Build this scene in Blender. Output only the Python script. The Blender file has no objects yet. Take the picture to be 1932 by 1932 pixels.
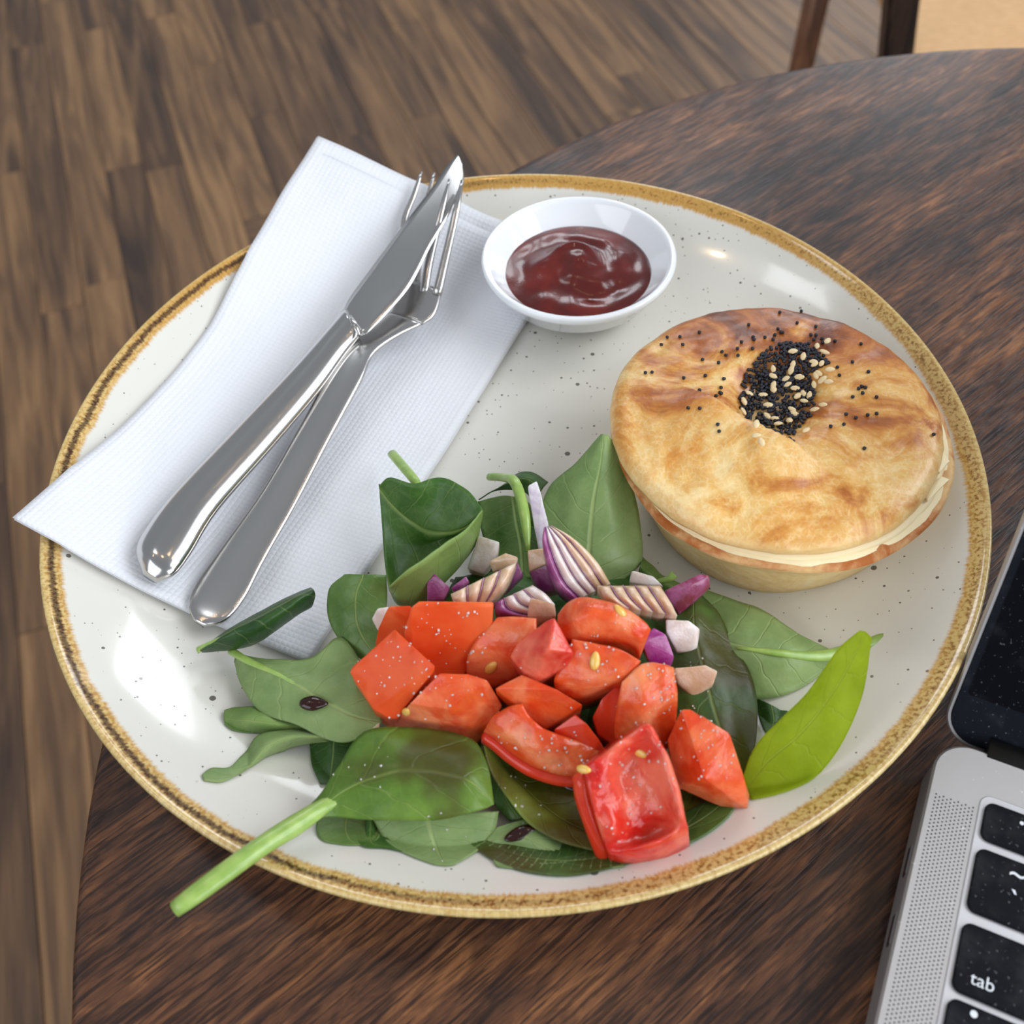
import bpy, bmesh, math, random
from mathutils import Vector, Matrix, noise
from mathutils.bvhtree import BVHTree
random.seed(7)
D = bpy.data
SC = bpy.context.scene
COL = SC.collection
# ------------------------------------------------------------------ camera
CAM_H, PITCH, ROLL, FPX = 0.26980, math.radians(52.0098), math.radians(-4.1388), 1950.0
CAM = Vector((0, 0, CAM_H))
FW = Vector((0, math.cos(PITCH), -math.sin(PITCH)))
_r0 = Vector((1, 0, 0)); _u0 = _r0.cross(FW)
RT = math.cos(ROLL) * _r0 + math.sin(ROLL) * _u0
UP = -math.sin(ROLL) * _r0 + math.cos(ROLL) * _u0
cd = D.cameras.new('camera'); cam = D.objects.new('camera', cd); COL.objects.link(cam)
M = Matrix((RT, UP, -FW)).transposed().to_4x4(); M.translation = CAM
cam.matrix_world = M
cd.sensor_width = 36; cd.lens = 36 * FPX / 1932; cd.clip_start = 0.01; cd.clip_end = 50
cd.dof.use_dof = True; cd.dof.focus_distance = 0.31; cd.dof.aperture_fstop = 15
SC.camera = cam
# ------------------------------------------------------------------ world, lights, exposure
W = D.worlds.new('world'); SC.world = W; W.use_nodes = True
W.node_tree.nodes['Background'].inputs[0].default_value = (0.86, 0.92, 1.0, 1)
W.node_tree.nodes['Background'].inputs[1].default_value = 0.38
SC.view_settings.view_transform = 'Standard'; SC.view_settings.look = 'None'
SC.view_settings.gamma = 1; SC.view_settings.use_curve_mapping = False
SC.view_settings.exposure = 0.0
def area(name, loc, target, sx, sy, power, col):
    l = D.lights.new(name, 'AREA'); l.shape = 'RECTANGLE'; l.size = sx; l.size_y = sy; l.energy = power; l.color = col
    o = D.objects.new(name, l); COL.objects.link(o); o.location = loc
    o.rotation_euler = (Vector(target) - Vector(loc)).to_track_quat('-Z', 'Y').to_euler()
    return o
DAY = (0.90, 0.95, 1.0)
for k in range(4):                                                               # the big window beside the table, four panes
    area('window_or_fill_light', (2.0, 0.1 + (.62 if k % 2 else -.62), 1.75 + (.46 if k > 1 else -.46)), (0, 0.2 + (.5 if k % 2 else -.5), 0), 1.0, 0.8, 15, DAY)
area('window_or_fill_light', (-2.1, -1.5, 1.5), (0, 0.2, 0), 2.6, 1.8, 36, DAY)         # added fill from behind the eye, no known window there
area('window_or_fill_light', (1.5, -1.9, 1.0), (0, 0.2, 0), 2.0, 1.4, 34, DAY)  # second added fill, brightens the near sides of pie, tomato and rim
area('window_or_fill_light', (1.9, 4.8, 1.1), (0.5, 1.5, -.5), 0.9, 2.0, 20, DAY)          # glass door beyond the chair
for k in range(3):                                                               # panes of the shop front ahead
    area('window_or_fill_light', (-0.55 + 0.62 * k, 3.4, 2.1), (-0.1, 0.2, 0), 0.42, 0.8, 7, DAY)
area('window_or_fill_light', (-0.95, 0.95, 2.2), (-0.2, 0.1, 0), 0.3, 0.3, 1.6, DAY)     # roof light above the window side
for k in range(5):                                                               # warm ceiling lamps
    l = D.lights.new('ceiling_lamp', 'POINT'); l.energy = 1.6; l.color = (1.0, 0.66, 0.34); l.shadow_soft_size = 0.018
    o = D.objects.new('ceiling_lamp', l); COL.objects.link(o); o.location = (-1.1 + 0.55 * k, 0.4 + 0.25 * (k % 2), 1.9)

# ------------------------------------------------------------------ helpers
def U(px, py, z):
    """the world point at height z that the photograph shows at pixel (px, py)"""
    d = FW + (px - 966) / FPX * RT - (py - 966) / FPX * UP
    return CAM + d * ((z - CAM_H) / d.z)
def lin(r, g, b, a=1.0):
    f = lambda c: c / 12.92 if c <= 0.04045 else ((c + 0.055) / 1.055) ** 2.4
    return (f(r / 255), f(g / 255), f(b / 255), a)
def link(name, me, mat=None, parent=None):
    o = D.objects.new(name, me); COL.objects.link(o)
    if mat: me.materials.append(mat)
    if parent: o.parent = parent
    return o
def tag(o, label=None, cat=None, group=None, kind=None):
    if label: o['label'] = label
    if cat: o['category'] = cat
    if group: o['group'] = group
    if kind: o['kind'] = kind
    return o
def empty(name, loc=(0, 0, 0), rz=0):
    o = D.objects.new(name, None); COL.objects.link(o); o.location = loc; o.rotation_euler.z = rz
    o.empty_display_size = 0.01
    return o
def mesh(name, verts, faces, smooth=True):
    me = D.meshes.new(name); me.from_pydata([tuple(v) for v in verts], [], faces)
    if smooth: me.polygons.foreach_set('use_smooth', [True] * len(me.polygons))
    me.update(); return me
def from_bm(name, bm, smooth=True):
    me = D.meshes.new(name); bm.normal_update(); bm.to_mesh(me); bm.free()
    if smooth: me.polygons.foreach_set('use_smooth', [True] * len(me.polygons))
    return me
def fixn(bm): bmesh.ops.recalc_face_normals(bm, faces=bm.faces[:])
def crv(P, n, linear=False):
    """resample a polyline of vectors to n points along a Catmull-Rom curve"""
    m = len(P) - 1; out = []
    for i in range(n):
        t = i / (n - 1) * m; k = min(int(t), m - 1); f = t - k
        p1, p2 = P[k], P[k + 1]
        if linear: out.append(p1.lerp(p2, f)); continue
        p0 = P[k - 1] if k > 0 else p1 * 2 - p2
        p3 = P[k + 2] if k + 2 <= m else p2 * 2 - p1
        out.append(0.5 * ((2 * p1) + (p2 - p0) * f + (2 * p0 - 5 * p1 + 4 * p2 - p3) * f * f + (3 * p1 - p0 - 3 * p2 + p3) * f ** 3))
    return out
def lathe(name, prof, n=96, closed=False, wob=None):
    V, F = [], []
    for k in range(n):
        a = 2 * math.pi * k / n
        for i, (r, z) in enumerate(prof):
            if wob: r, z = wob(r, z, a, i)
            V.append((r * math.cos(a), r * math.sin(a), z))
    m = len(prof)
    for k in range(n):
        k2 = (k + 1) % n
        for i in range(m - 1 if not closed else m):
            i2 = (i + 1) % m
            F.append((k * m + i, k2 * m + i, k2 * m + i2, k * m + i2))
    bm = bmesh.new(); me = mesh(name, V, F); bm.from_mesh(me); bmesh.ops.remove_doubles(bm, verts=bm.verts[:], dist=1e-6); fixn(bm)
    bm.to_mesh(me); bm.free(); me.polygons.foreach_set('use_smooth', [True] * len(me.polygons))
    return me
def tube(bm, P, R, n=10, flat=1.0, cap=True):
    """a round bar through points P with radii R"""
    rings = []
    for i, p in enumerate(P):
        t = (P[min(i + 1, len(P) - 1)] - P[max(i - 1, 0)]).normalized()
        a = t.cross(Vector((0, 0, 1)));  a = a.normalized() if a.length > 1e-5 else Vector((1, 0, 0))
        b = t.cross(a).normalized()
        rings.append([bm.verts.new(p + R[i] * (math.cos(2 * math.pi * k / n) * a + flat * math.sin(2 * math.pi * k / n) * b)) for k in range(n)])
    for i in range(len(P) - 1):
        for k in range(n):
            bm.faces.new((rings[i][k], rings[i][(k + 1) % n], rings[i + 1][(k + 1) % n], rings[i + 1][k]))
    if cap:
        bm.faces.new(rings[0][::-1]); bm.faces.new(rings[-1])
def box(bm, c, s, R=None):
    r = bmesh.ops.create_cube(bm, size=1.0)
    for v in r['verts']:
        q = Vector((v.co.x * s[0], v.co.y * s[1], v.co.z * s[2]))
        v.co = (R @ q if R else q) + Vector(c)
    return r['verts']
def rprism(bm, x0, y0, x1, y1, z0, z1, rad, n=6, top_in=0.0):
    """a slab with rounded corners in plan; top_in pulls the top outline in"""
    rings = []
    for z, ins in ((z0, 0.0), (z1 - top_in, 0.0), (z1, top_in)):
        ring = []
        for cx, cy, a0 in ((x1 - rad, y1 - rad, 0), (x0 + rad, y1 - rad, 90), (x0 + rad, y0 + rad, 180), (x1 - rad, y0 + rad, 270)):
            for k in range(n + 1):
                a = math.radians(a0 + 90 * k / n)
                ring.append(bm.verts.new((cx + (rad - ins) * math.cos(a), cy + (rad - ins) * math.sin(a), z)))
        rings.append(ring)
    m = len(rings[0])
    for i in range(len(rings) - 1):
        for k in range(m):
            bm.faces.new((rings[i][k], rings[i][(k + 1) % m], rings[i + 1][(k + 1) % m], rings[i + 1][k]))
    bm.faces.new(rings[0][::-1]); bm.faces.new(rings[-1])

# node helpers
class NT:
    def __init__(s, name):
        s.m = D.materials.new(name); s.m.use_nodes = True; s.t = s.m.node_tree; s.n = s.t.nodes
        s.p = s.n['Principled BSDF']; s.out = s.n['Material Output']
    def new(s, ty, **k):
        n = s.n.new(ty)
        for a, v in k.items(): setattr(n, a, v)
        return n
    def set(s, node, key, v):
        if hasattr(v, 'is_output'): s.t.links.new(v, node.inputs[key])
        else: node.inputs[key].default_value = v
    def P(s, **k):
        names = dict(col='Base Color', rough='Roughness', metal='Metallic', coat='Coat Weight', coatr='Coat Roughness', sss='Subsurface Weight', sssr='Subsurface Radius', ssss='Subsurface Scale', spec='Specular IOR Level', normal='Normal', ior='IOR', emit='Emission Color', emits='Emission Strength', trans='Transmission Weight', sheen='Sheen Weight', aniso='Anisotropic')
        for a, v in k.items(): s.set(s.p, names[a], v)
        return s
    def coord(s, kind='Object'): return s.new('ShaderNodeTexCoord').outputs[kind]
    def mapp(s, v, scale=(1, 1, 1), rot=(0, 0, 0), loc=(0, 0, 0)):
        n = s.new('ShaderNodeMapping'); s.set(n, 'Vector', v); s.set(n, 'Scale', scale); s.set(n, 'Rotation', rot); s.set(n, 'Location', loc); return n.outputs[0]
    def noise(s, v, scale, detail=4, rough=.55, dist=0, out=0):
        n = s.new('ShaderNodeTexNoise')
        if v is not None: s.set(n, 'Vector', v)
        s.set(n, 'Scale', scale); s.set(n, 'Detail', detail); s.set(n, 'Roughness', rough); s.set(n, 'Distortion', dist)
        return n.outputs[out]
    def math(s, op, a, b=0.0, c=None, clamp=False):
        n = s.new('ShaderNodeMath', operation=op, use_clamp=clamp); s.set(n, 0, a); s.set(n, 1, b)
        if c is not None: s.set(n, 2, c)
        return n.outputs[0]
    def ramp(s, f, stops, interp='LINEAR'):
        n = s.new('ShaderNodeValToRGB'); e = n.color_ramp; e.interpolation = interp
        while len(e.elements) < len(stops): e.elements.new(0.5)
        for el, (p, c) in zip(e.elements, stops):
            el.position = p; el.color = c if hasattr(c, '__len__') else (c, c, c, 1)
        s.set(n, 0, f); return n.outputs[0]
    def mix(s, f, a, b, mode='MIX'):
        n = s.new('ShaderNodeMix', data_type='RGBA', blend_type=mode); s.set(n, 0, f); s.set(n, 6, a); s.set(n, 7, b); return n.outputs[2]
    def step(s, v, lo, hi):
        n = s.new('ShaderNodeMapRange', interpolation_type='SMOOTHSTEP'); s.set(n, 0, v); s.set(n, 1, lo); s.set(n, 2, hi); return n.outputs[0]
    def bump(s, h, strength, dist=0.001, prev=None):
        n = s.new('ShaderNodeBump'); s.set(n, 'Height', h); s.set(n, 'Strength', strength); s.set(n, 'Distance', dist)
        if prev is not None: s.set(n, 'Normal', prev)
        return n.outputs[0]
    def sep(s, v): 
        n = s.new('ShaderNodeSeparateXYZ'); s.set(n, 0, v); return n.outputs
    def rand(s): return s.new('ShaderNodeObjectInfo').outputs['Random']
def simple(name, col, rough=.5, **k): return NT(name).P(col=col, rough=rough, **k).m

# ------------------------------------------------------------------ materials
def mat_floor():
    t = NT('floor_oak'); c = t.coord(); r = t.rand()
    off = t.new('ShaderNodeCombineXYZ'); t.set(off, 0, t.math('MULTIPLY', r, 37)); t.set(off, 1, t.math('MULTIPLY', r, 91))
    add = t.new('ShaderNodeVectorMath', operation='ADD'); t.set(add, 0, c); t.set(add, 1, off.outputs[0]); v = add.outputs[0]
    n1 = t.noise(t.mapp(v, (1.1, 14, 1)), 2.2, 3, .5, 1.2)
    n2 = t.noise(t.mapp(v, (5, 150, 1)), 2.0, 3, .6, .3)
    f = t.math('ADD', t.math('MULTIPLY', n1, .75), t.math('MULTIPLY', n2, .25))
    f = t.math('ADD', f, t.math('MULTIPLY', t.math('SUBTRACT', r, .5), .17))
    col = t.ramp(f, [(.28, lin(58, 43, 35)), (.43, lin(92, 68, 50)), (.55, lin(122, 91, 63)), (.68, lin(154, 117, 80))])
    t.P(col=col, rough=t.math('ADD', .38, t.math('MULTIPLY', n2, .2)), spec=.45)
    return t.m
def mat_table():
    t = NT('table_mahogany'); c = t.coord(); v = t.mapp(c, rot=(0, 0, math.radians(-36)))
    big = t.noise(t.mapp(v, (2, 10, 1)), 3.0, 3, .55, .8)
    fib = t.noise(t.mapp(v, (16, 330, 1)), 2.2, 4, .7, .5)
    blot = t.noise(t.mapp(v, (20, 75, 1)), 2.2, 4, .65, .8)
    f = t.math('ADD', t.math('MULTIPLY', big, .34), t.math('ADD', t.math('MULTIPLY', fib, .30), t.math('MULTIPLY', blot, .40)))
    col = t.ramp(f, [(.39, lin(24, 14, 12)), (.46, lin(55, 34, 25)), (.55, lin(98, 62, 40)), (.65, lin(148, 98, 60))])
    pores = t.noise(t.mapp(v, (22, 420, 1)), 2.4, 3, .6)
    h = t.step(pores, .36, .56)
    col = t.mix(t.math('MULTIPLY', t.step(pores, .50, .40), .75), col, lin(26, 13, 10))
    t.P(col=col, rough=t.math('ADD', .34, t.math('MULTIPLY', fib, .16)), coat=.12, coatr=.2, spec=.35, normal=t.bump(h, .30, .0003))
    return t.m
def mat_plate():
    t = NT('plate_glaze'); c = t.coord(); x, y, z = t.sep(c)
    vl = t.new('ShaderNodeVectorMath', operation='LENGTH'); t.set(vl, 0, t.mapp(c, (1, 1, 0))); r = vl.outputs['Value']
    vn = t.new('ShaderNodeVectorMath', operation='NORMALIZE'); t.set(vn, 0, t.mapp(c, (1, 1, 0))); dirv = vn.outputs[0]
    streak = t.noise(t.mapp(dirv, (1, 1, 1)), 170, 3, .65); wide = t.noise(dirv, 7, 3, .6); grain = t.noise(c, 900, 2, .6)
    cream = lin(219, 216, 207)
    # speckles of three sizes
    sp = None
    for scale, thr, sd in ((150, .16, 0.0), (330, .17, 3.1), (620, .2, 7.7)):
        vo = t.new('ShaderNodeTexVoronoi'); t.set(vo, 'Vector', t.mapp(c, loc=(sd, sd * .3, 0))); t.set(vo, 'Scale', scale)
        sel = t.step(t.sep(vo.outputs['Color'])[0], .66, .69)
        size = t.math('MULTIPLY', t.sep(vo.outputs['Color'])[1], thr)
        d = t.math('MULTIPLY', t.math('LESS_THAN', vo.outputs['Distance'], size), sel)
        sp = d if sp is None else t.math('MAXIMUM', sp, d)
    base = t.mix(t.math('MULTIPLY', sp, .85), cream, lin(62, 52, 42))
    rr = t.math('ADD', r, t.math('MULTIPLY', t.math('SUBTRACT', streak, .5), .0024))
    rr = t.math('ADD', rr, t.math('MULTIPLY', t.math('SUBTRACT', wide, .5), .0022))
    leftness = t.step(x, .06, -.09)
    tan = t.mix(t.step(grain, .42, .62), lin(212, 182, 118), lin(178, 136, 72))
    tan = t.mix(t.math('MULTIPLY', t.step(y, .03, .1), .75), tan, lin(190, 140, 62))
    col = t.mix(t.step(rr, .1376, .1390), base, t.mix(.45, tan, lin(206, 150, 70)))
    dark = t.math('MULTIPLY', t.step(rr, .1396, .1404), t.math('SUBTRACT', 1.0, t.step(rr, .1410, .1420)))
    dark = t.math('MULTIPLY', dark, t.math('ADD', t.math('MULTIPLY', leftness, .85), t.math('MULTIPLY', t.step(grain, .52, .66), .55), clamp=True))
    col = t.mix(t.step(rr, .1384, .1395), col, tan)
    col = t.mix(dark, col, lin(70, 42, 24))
    outer = t.mix(t.step(t.noise(t.mapp(dirv, (1, 1, 1)), 160, 2, .6), .35, .65), lin(226, 206, 150), lin(196, 168, 104))
    below = t.math('MULTIPLY', t.step(r, .1422, .1430), t.step(z, .0290, .0262))
    col = t.mix(below, col, outer)
    col = t.mix(t.step(z, .0195, .0155), col, t.mix(t.step(r, .1240, .1300), col, cream))
    und = t.noise(c, 22, 2, .5)
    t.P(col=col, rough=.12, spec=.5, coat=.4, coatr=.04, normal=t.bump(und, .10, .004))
    return t.m
def mat_napkin():
    t = NT('napkin_paper'); uv = t.coord('UV')
    x, y, z = t.sep(t.mapp(uv, (56, 112, 1), rot=(0, 0, 0)))
    px = t.math('SINE', t.math('MULTIPLY', x, math.pi)); py = t.math('SINE', t.math('MULTIPLY', y, math.pi))
    dots = t.math('MULTIPLY', px, py)
    h = t.math('POWER', t.math('ABSOLUTE', dots), .8)
    wr = t.noise(t.coord(), 40, 3, .55)
    b = t.bump(wr, .25, .004); b = t.bump(h, .32, .0006, b)
    t.P(col=lin(228, 229, 234), rough=.95, spec=.15, normal=b, sss=.15, sssr=(.002, .002, .002), ssss=1.0)
    return t.m
def mat_metal(name, rough):
    t = NT(name); s = t.noise(t.coord(), 160, 2, .5)
    t.P(col=lin(196, 194, 192), metal=1.0, rough=t.math('ADD', rough, t.math('MULTIPLY', s, .03)))
    return t.m
def mat_crust(name, lid=False):
    t = NT(name); c = t.coord(); x, y, z = t.sep(c)
    wv = t.new('ShaderNodeVectorMath', operation='MULTIPLY_ADD'); t.set(wv, 0, t.noise(c, 160, 3, .6, 0, 1)); t.set(wv, 1, (.004, .004, .004)); t.set(wv, 2, c)
    n = t.noise(c, 34, 5, .62, 1.0); n2 = t.noise(c, 90, 4, .65, .6); fine = t.noise(c, 420, 3, .6)
    if lid:
        bias = t.math('ADD', t.math('MULTIPLY', y, 3.6), t.math('MULTIPLY', x, 2.2))
        f = t.math('ADD', t.math('ADD', t.math('MULTIPLY', t.math('SUBTRACT', n, .5), 1.5), t.math('MULTIPLY', n2, .25)), bias)
        f = t.math('ADD', f, .40)
        col = t.ramp(f, [(.20, lin(240, 210, 150)), (.40, lin(228, 182, 104)), (.52, lin(210, 144, 60)), (.64, lin(176, 98, 30)), (.82, lin(112, 52, 14))])
        vo = t.new('ShaderNodeTexVoronoi', feature='DISTANCE_TO_EDGE'); t.set(vo, 'Vector', wv.outputs[0]); t.set(vo, 'Scale', 520)
        crack = t.step(vo.outputs['Distance'], .22, .0)
        pale = t.math('MULTIPLY', crack, t.step(f, .62, .36))
        oran = t.math('MULTIPLY', t.step(n2, .42, .6), t.step(f, .6, .3))
        col = t.mix(t.math('MULTIPLY', oran, .45), col, lin(224, 160, 78))
        col = t.mix(t.math('MULTIPLY', pale, t.math('MULTIPLY', t.step(fine, .35, .6), .34)), col, lin(248, 226, 178))
        edge = t.step(z, .0412, .0375)
        col = t.mix(t.math('MULTIPLY', edge, .8), col, lin(238, 208, 150))
        b = t.bump(fine, .22, .0006); b = t.bump(n2, .35, .002, b)
        t.P(col=col, rough=t.math('ADD', .28, t.math('MULTIPLY', fine, .3)), coat=.3, coatr=.2, sss=.10, sssr=(.004, .002, .001), ssss=1.0, normal=b)
    else:
        f = t.math('ADD', t.math('MULTIPLY', n, .6), t.math('MULTIPLY', fine, .4))
        col = t.ramp(f, [(.3, lin(222, 184, 122)), (.5, lin(238, 206, 148)), (.7, lin(246, 224, 176))])
        brown = t.math('MULTIPLY', t.step(z, .0331, .0341), t.math('ADD', .25, t.math('MULTIPLY', t.step(n, .38, .6), .75)))
        col = t.mix(brown, col, lin(176, 98, 36))
        t.P(col=col, rough=.7, sss=.12, sssr=(.004, .002, .001), ssss=1.0, normal=t.bump(t.math('ADD', fine, t.math('MULTIPLY', n2, 2)), .4, .0008))
    return t.m
def mat_leaf(name, dark, pale, brown=0.0, trans=.25, rough=.42, gloss=.12, glow=None):
    t = NT(name); uv = t.coord('UV'); u, v, _ = t.sep(uv); c = t.coord()
    at = t.new('ShaderNodeAttribute', attribute_name='tint').outputs['Fac']
    n = t.noise(c, 70, 4, .6); n2 = t.noise(c, 240, 3, .6)
    f = t.math('ADD', at, t.math('MULTIPLY', t.math('SUBTRACT', n, .5), 1.5), clamp=True)
    col = t.mix(f, dark, pale)
    w = t.math('ABSOLUTE', t.math('SUBTRACT', v, .5))
    wob = t.math('MULTIPLY', t.math('SUBTRACT', t.noise(uv, 4, 2, .5), .5), .5)
    fr = t.math('FRACT', t.math('ADD', t.math('SUBTRACT', t.math('MULTIPLY', u, 5.0), t.math('MULTIPLY', w, 2.2)), wob))
    side = t.math('ABSOLUTE', t.math('SUBTRACT', fr, .5))
    vein = t.math('MULTIPLY', t.step(side, .05, .0), .40)
    midv = t.step(w, .030, .004)
    vm = t.math('MAXIMUM', vein, midv)
    vcol = t.mix(.5, pale, lin(190, 205, 120))
    col = t.mix(t.math('MULTIPLY', vm, .55), col, vcol)
    vo = t.new('ShaderNodeTexVoronoi', feature='DISTANCE_TO_EDGE'); t.set(vo, 'Vector', c); t.set(vo, 'Scale', 230)
    col = t.mix(t.math('MULTIPLY', t.step(vo.outputs['Distance'], .06, .0), .14), col, pale)
    if brown > 0:
        st = t.step(t.noise(t.mapp(c, loc=(3, 1, 2)), 34, 3, .5), .62 - brown * .3, .72 - brown * .2)
        col = t.mix(t.math('MULTIPLY', st, .75), col, lin(74, 58, 20))
    hgt = t.math('ADD', t.math('MULTIPLY', vm, -.5), t.math('ADD', n, t.math('MULTIPLY', n2, .25)))
    bm_ = t.bump(hgt, .5, .0014)
    t.P(col=col, rough=rough, spec=.4, coat=gloss, coatr=.25, normal=bm_)
    tr = t.new('ShaderNodeBsdfTranslucent'); t.set(tr, 'Normal', bm_)
    t.set(tr, 'Color', t.mix(.5, col, glow or lin(150, 190, 40)))
    mx = t.new('ShaderNodeMixShader'); t.set(mx, 0, trans); t.t.links.new(t.p.outputs[0], mx.inputs[1]); t.t.links.new(tr.outputs[0], mx.inputs[2])
    t.t.links.new(mx.outputs[0], t.out.inputs[0])
    return t.m
def mat_tomato(name, a, b, bump=.4, rough=.22, scale=130, pale=None, spec=.42):
    t = NT(name); c = t.coord(); r = t.rand()
    add = t.new('ShaderNodeVectorMath', operation='ADD'); t.set(add, 0, c); co = t.new('ShaderNodeCombineXYZ'); t.set(co, 0, t.math('MULTIPLY', r, 5)); t.set(add, 1, co.outputs[0]); v = add.outputs[0]
    n = t.noise(v, scale, 4, .6, .4); n2 = t.noise(v, 560, 3, .6); n3 = t.noise(v, 75, 3, .55, .6)
    col = t.mix(t.step(n, .35, .68), a, b)
    if pale: col = t.mix(t.math('MULTIPLY', t.step(n3, .42, .70), .8), col, pale)
    t.P(col=col, rough=rough, spec=spec, coat=spec * .36, coatr=.08, sss=.28, sssr=(.006, .0016, .0007), ssss=.8,
        normal=t.bump(n2, bump * .7, .0006, t.bump(n, bump, .002)))
    return t.m
def mat_onion(name, a, b, rough=.28):
    t = NT(name); c = t.coord(); n = t.noise(c, 190, 4, .6, .5); n2 = t.noise(c, 800, 2, .6)
    t.P(col=t.mix(t.step(n, .36, .66), a, b), rough=rough, coat=.45, coatr=.1, sss=.4, sssr=(.004, .003, .0025), ssss=.6, normal=t.bump(n2, .25, .0005))
    return t.m

M_FLOOR, M_TABLE, M_PLATE, M_NAP = mat_floor(), mat_table(), mat_plate(), mat_napkin()
M_KNIFE, M_FORK = mat_metal('knife_steel', .16), mat_metal('fork_steel', .20)
M_LID, M_CRUST = mat_crust('lid_crust', True), mat_crust('base_crust')
M_FLAKE = simple('flaky_dough', lin(244, 226, 184), .7, sss=.2, sssr=(.004, .002, .001))
M_CHINA = NT('white_china').P(col=lin(236, 238, 242), rough=.1, coat=.5, coatr=.04).m
LF = dict(
    mid=mat_leaf('spinach_leaf', lin(70, 110, 46), lin(142, 170, 96)),
    dark=mat_leaf('dark_spinach_leaf', lin(26, 62, 22), lin(76, 116, 48), trans=.15),
    pale=mat_leaf('pale_spinach_leaf', lin(114, 144, 82), lin(166, 188, 124)),
    dress=mat_leaf('dressed_spinach_leaf', lin(70, 108, 32), lin(134, 166, 66), brown=.45, gloss=.22, rough=.36),
    brown=mat_leaf('soaked_spinach_leaf', lin(84, 92, 26), lin(136, 152, 62), brown=.6, gloss=.3, rough=.32),
    wet=mat_leaf('wet_dark_spinach_leaf', lin(48, 84, 38), lin(100, 138, 62), brown=.35, gloss=.22, rough=.38, trans=.15),
    bright=mat_leaf('backlit_spinach_leaf', lin(146, 172, 14), lin(196, 216, 50), trans=.66, rough=.55, gloss=.0, glow=lin(236, 240, 30)))  # light coming through the leaf is partly painted in: lighter, yellower colours
M_STEM = NT('stem_green'); _n = M_STEM.noise(M_STEM.coord(), 300, 2, .5)
M_STEM = M_STEM.P(col=M_STEM.mix(_n, lin(110, 150, 54), lin(176, 200, 110)), rough=.35, coat=.3, sss=.3, sssr=(.002, .003, .001), ssss=1.0).m
M_TOM = mat_tomato('tomato_flesh', lin(214, 66, 24), lin(226, 94, 42), pale=lin(238, 148, 100))
M_TOMO = mat_tomato('orange_tomato_skin', lin(214, 72, 28), lin(224, 92, 46), bump=.14, rough=.30, scale=60, pale=lin(230, 112, 62), spec=.16)
M_TOMR = mat_tomato('red_tomato_gel', lin(200, 34, 26), lin(222, 76, 54), bump=.5, rough=.12, scale=110, pale=lin(234, 128, 100))
M_SKIN = mat_tomato('red_tomato_skin', lin(208, 48, 24), lin(224, 74, 42), bump=.08, rough=.16, scale=60)
M_SEED = NT('tomato_seed').P(col=lin(232, 186, 92), rough=.2, coat=.5, sss=.3, sssr=(.002, .001, .0005), ssss=.6).m
M_ON = mat_onion('onion_flesh', lin(222, 204, 196), lin(240, 232, 230))
M_ONT = mat_onion('stained_onion_flesh', lin(206, 172, 138), lin(228, 204, 182))
M_ONP = mat_onion('purple_onion_skin', lin(136, 56, 118), lin(176, 110, 160))
M_SALT = NT('salt').P(col=lin(238, 232, 226), rough=.25, trans=.35, coat=.1).m
M_DRESS = NT('balsamic').P(col=lin(42, 14, 8), rough=.08, spec=.5).m
M_SAUCE = NT('tomato_sauce'); _n = M_SAUCE.noise(M_SAUCE.coord(), 1400, 2, .5)
M_SAUCE = M_SAUCE.P(col=M_SAUCE.mix(M_SAUCE.step(M_SAUCE.noise(M_SAUCE.coord(), 60, 3, .6), .35, .7), lin(84, 17, 11), lin(112, 29, 18)), rough=.18, coat=.25, coatr=.05, sss=.2, sssr=(.004, .001, .0005), ssss=.6, normal=M_SAUCE.bump(_n, .12, .0004)).m
M_ALU = NT('aluminium'); _n = M_ALU.noise(M_ALU.coord(), 2500, 2, .6); _d = M_ALU.noise(M_ALU.coord(), 420, 3, .7)
M_ALU = M_ALU.P(col=M_ALU.mix(M_ALU.step(_d, .66, .72), lin(186, 184, 184), lin(220, 218, 214)), metal=.75, rough=.45, normal=M_ALU.bump(_n, .06, .0002)).m
def dusty(name, col, rough):
    t = NT(name); c = t.coord(); d = t.noise(c, 1100, 2, .6); d2 = t.noise(c, 90, 3, .6)
    m = t.math('MULTIPLY', t.step(d, .66, .74), .35); m = t.math('ADD', m, t.math('MULTIPLY', t.step(d2, .5, .8), .06))
    return t.P(col=t.mix(m, col, lin(150, 152, 156)), spec=.12, rough=t.math('ADD', rough, t.math('MULTIPLY', d2, .2))).m
M_KEY, M_GLASS = dusty('key_black', lin(10, 12, 18), .45), dusty('screen_black', lin(6, 8, 14), .08)
M_BEZEL = dusty('bezel_black', lin(16, 20, 28), .25)
M_BLACK = simple('black_rubber', lin(10, 10, 12), .5)
M_LEG = simple('legend_white', lin(225, 228, 232), .5)
def mat_wood(name, stops, rough, sc=(40, 3, 6)):
    t = NT(name); n = t.noise(t.mapp(t.coord(), sc), 2.5, 4, .6, .5)
    return t.P(col=t.ramp(n, stops), rough=rough).m
M_POST = mat_wood('dark_chair_wood', [(.4, lin(24, 16, 14)), (.6, lin(58, 38, 28)), (.75, lin(110, 76, 50))], .35, (60, 60, 4))
M_CHLEG = mat_wood('brown_chair_wood', [(.35, lin(84, 54, 38)), (.65, lin(150, 104, 76))], .45, (40, 40, 4))
M_SEAT = mat_wood('tan_seat_wood', [(.3, lin(196, 150, 100)), (.7, lin(222, 178, 126))], .6, (30, 160, 20))

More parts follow.
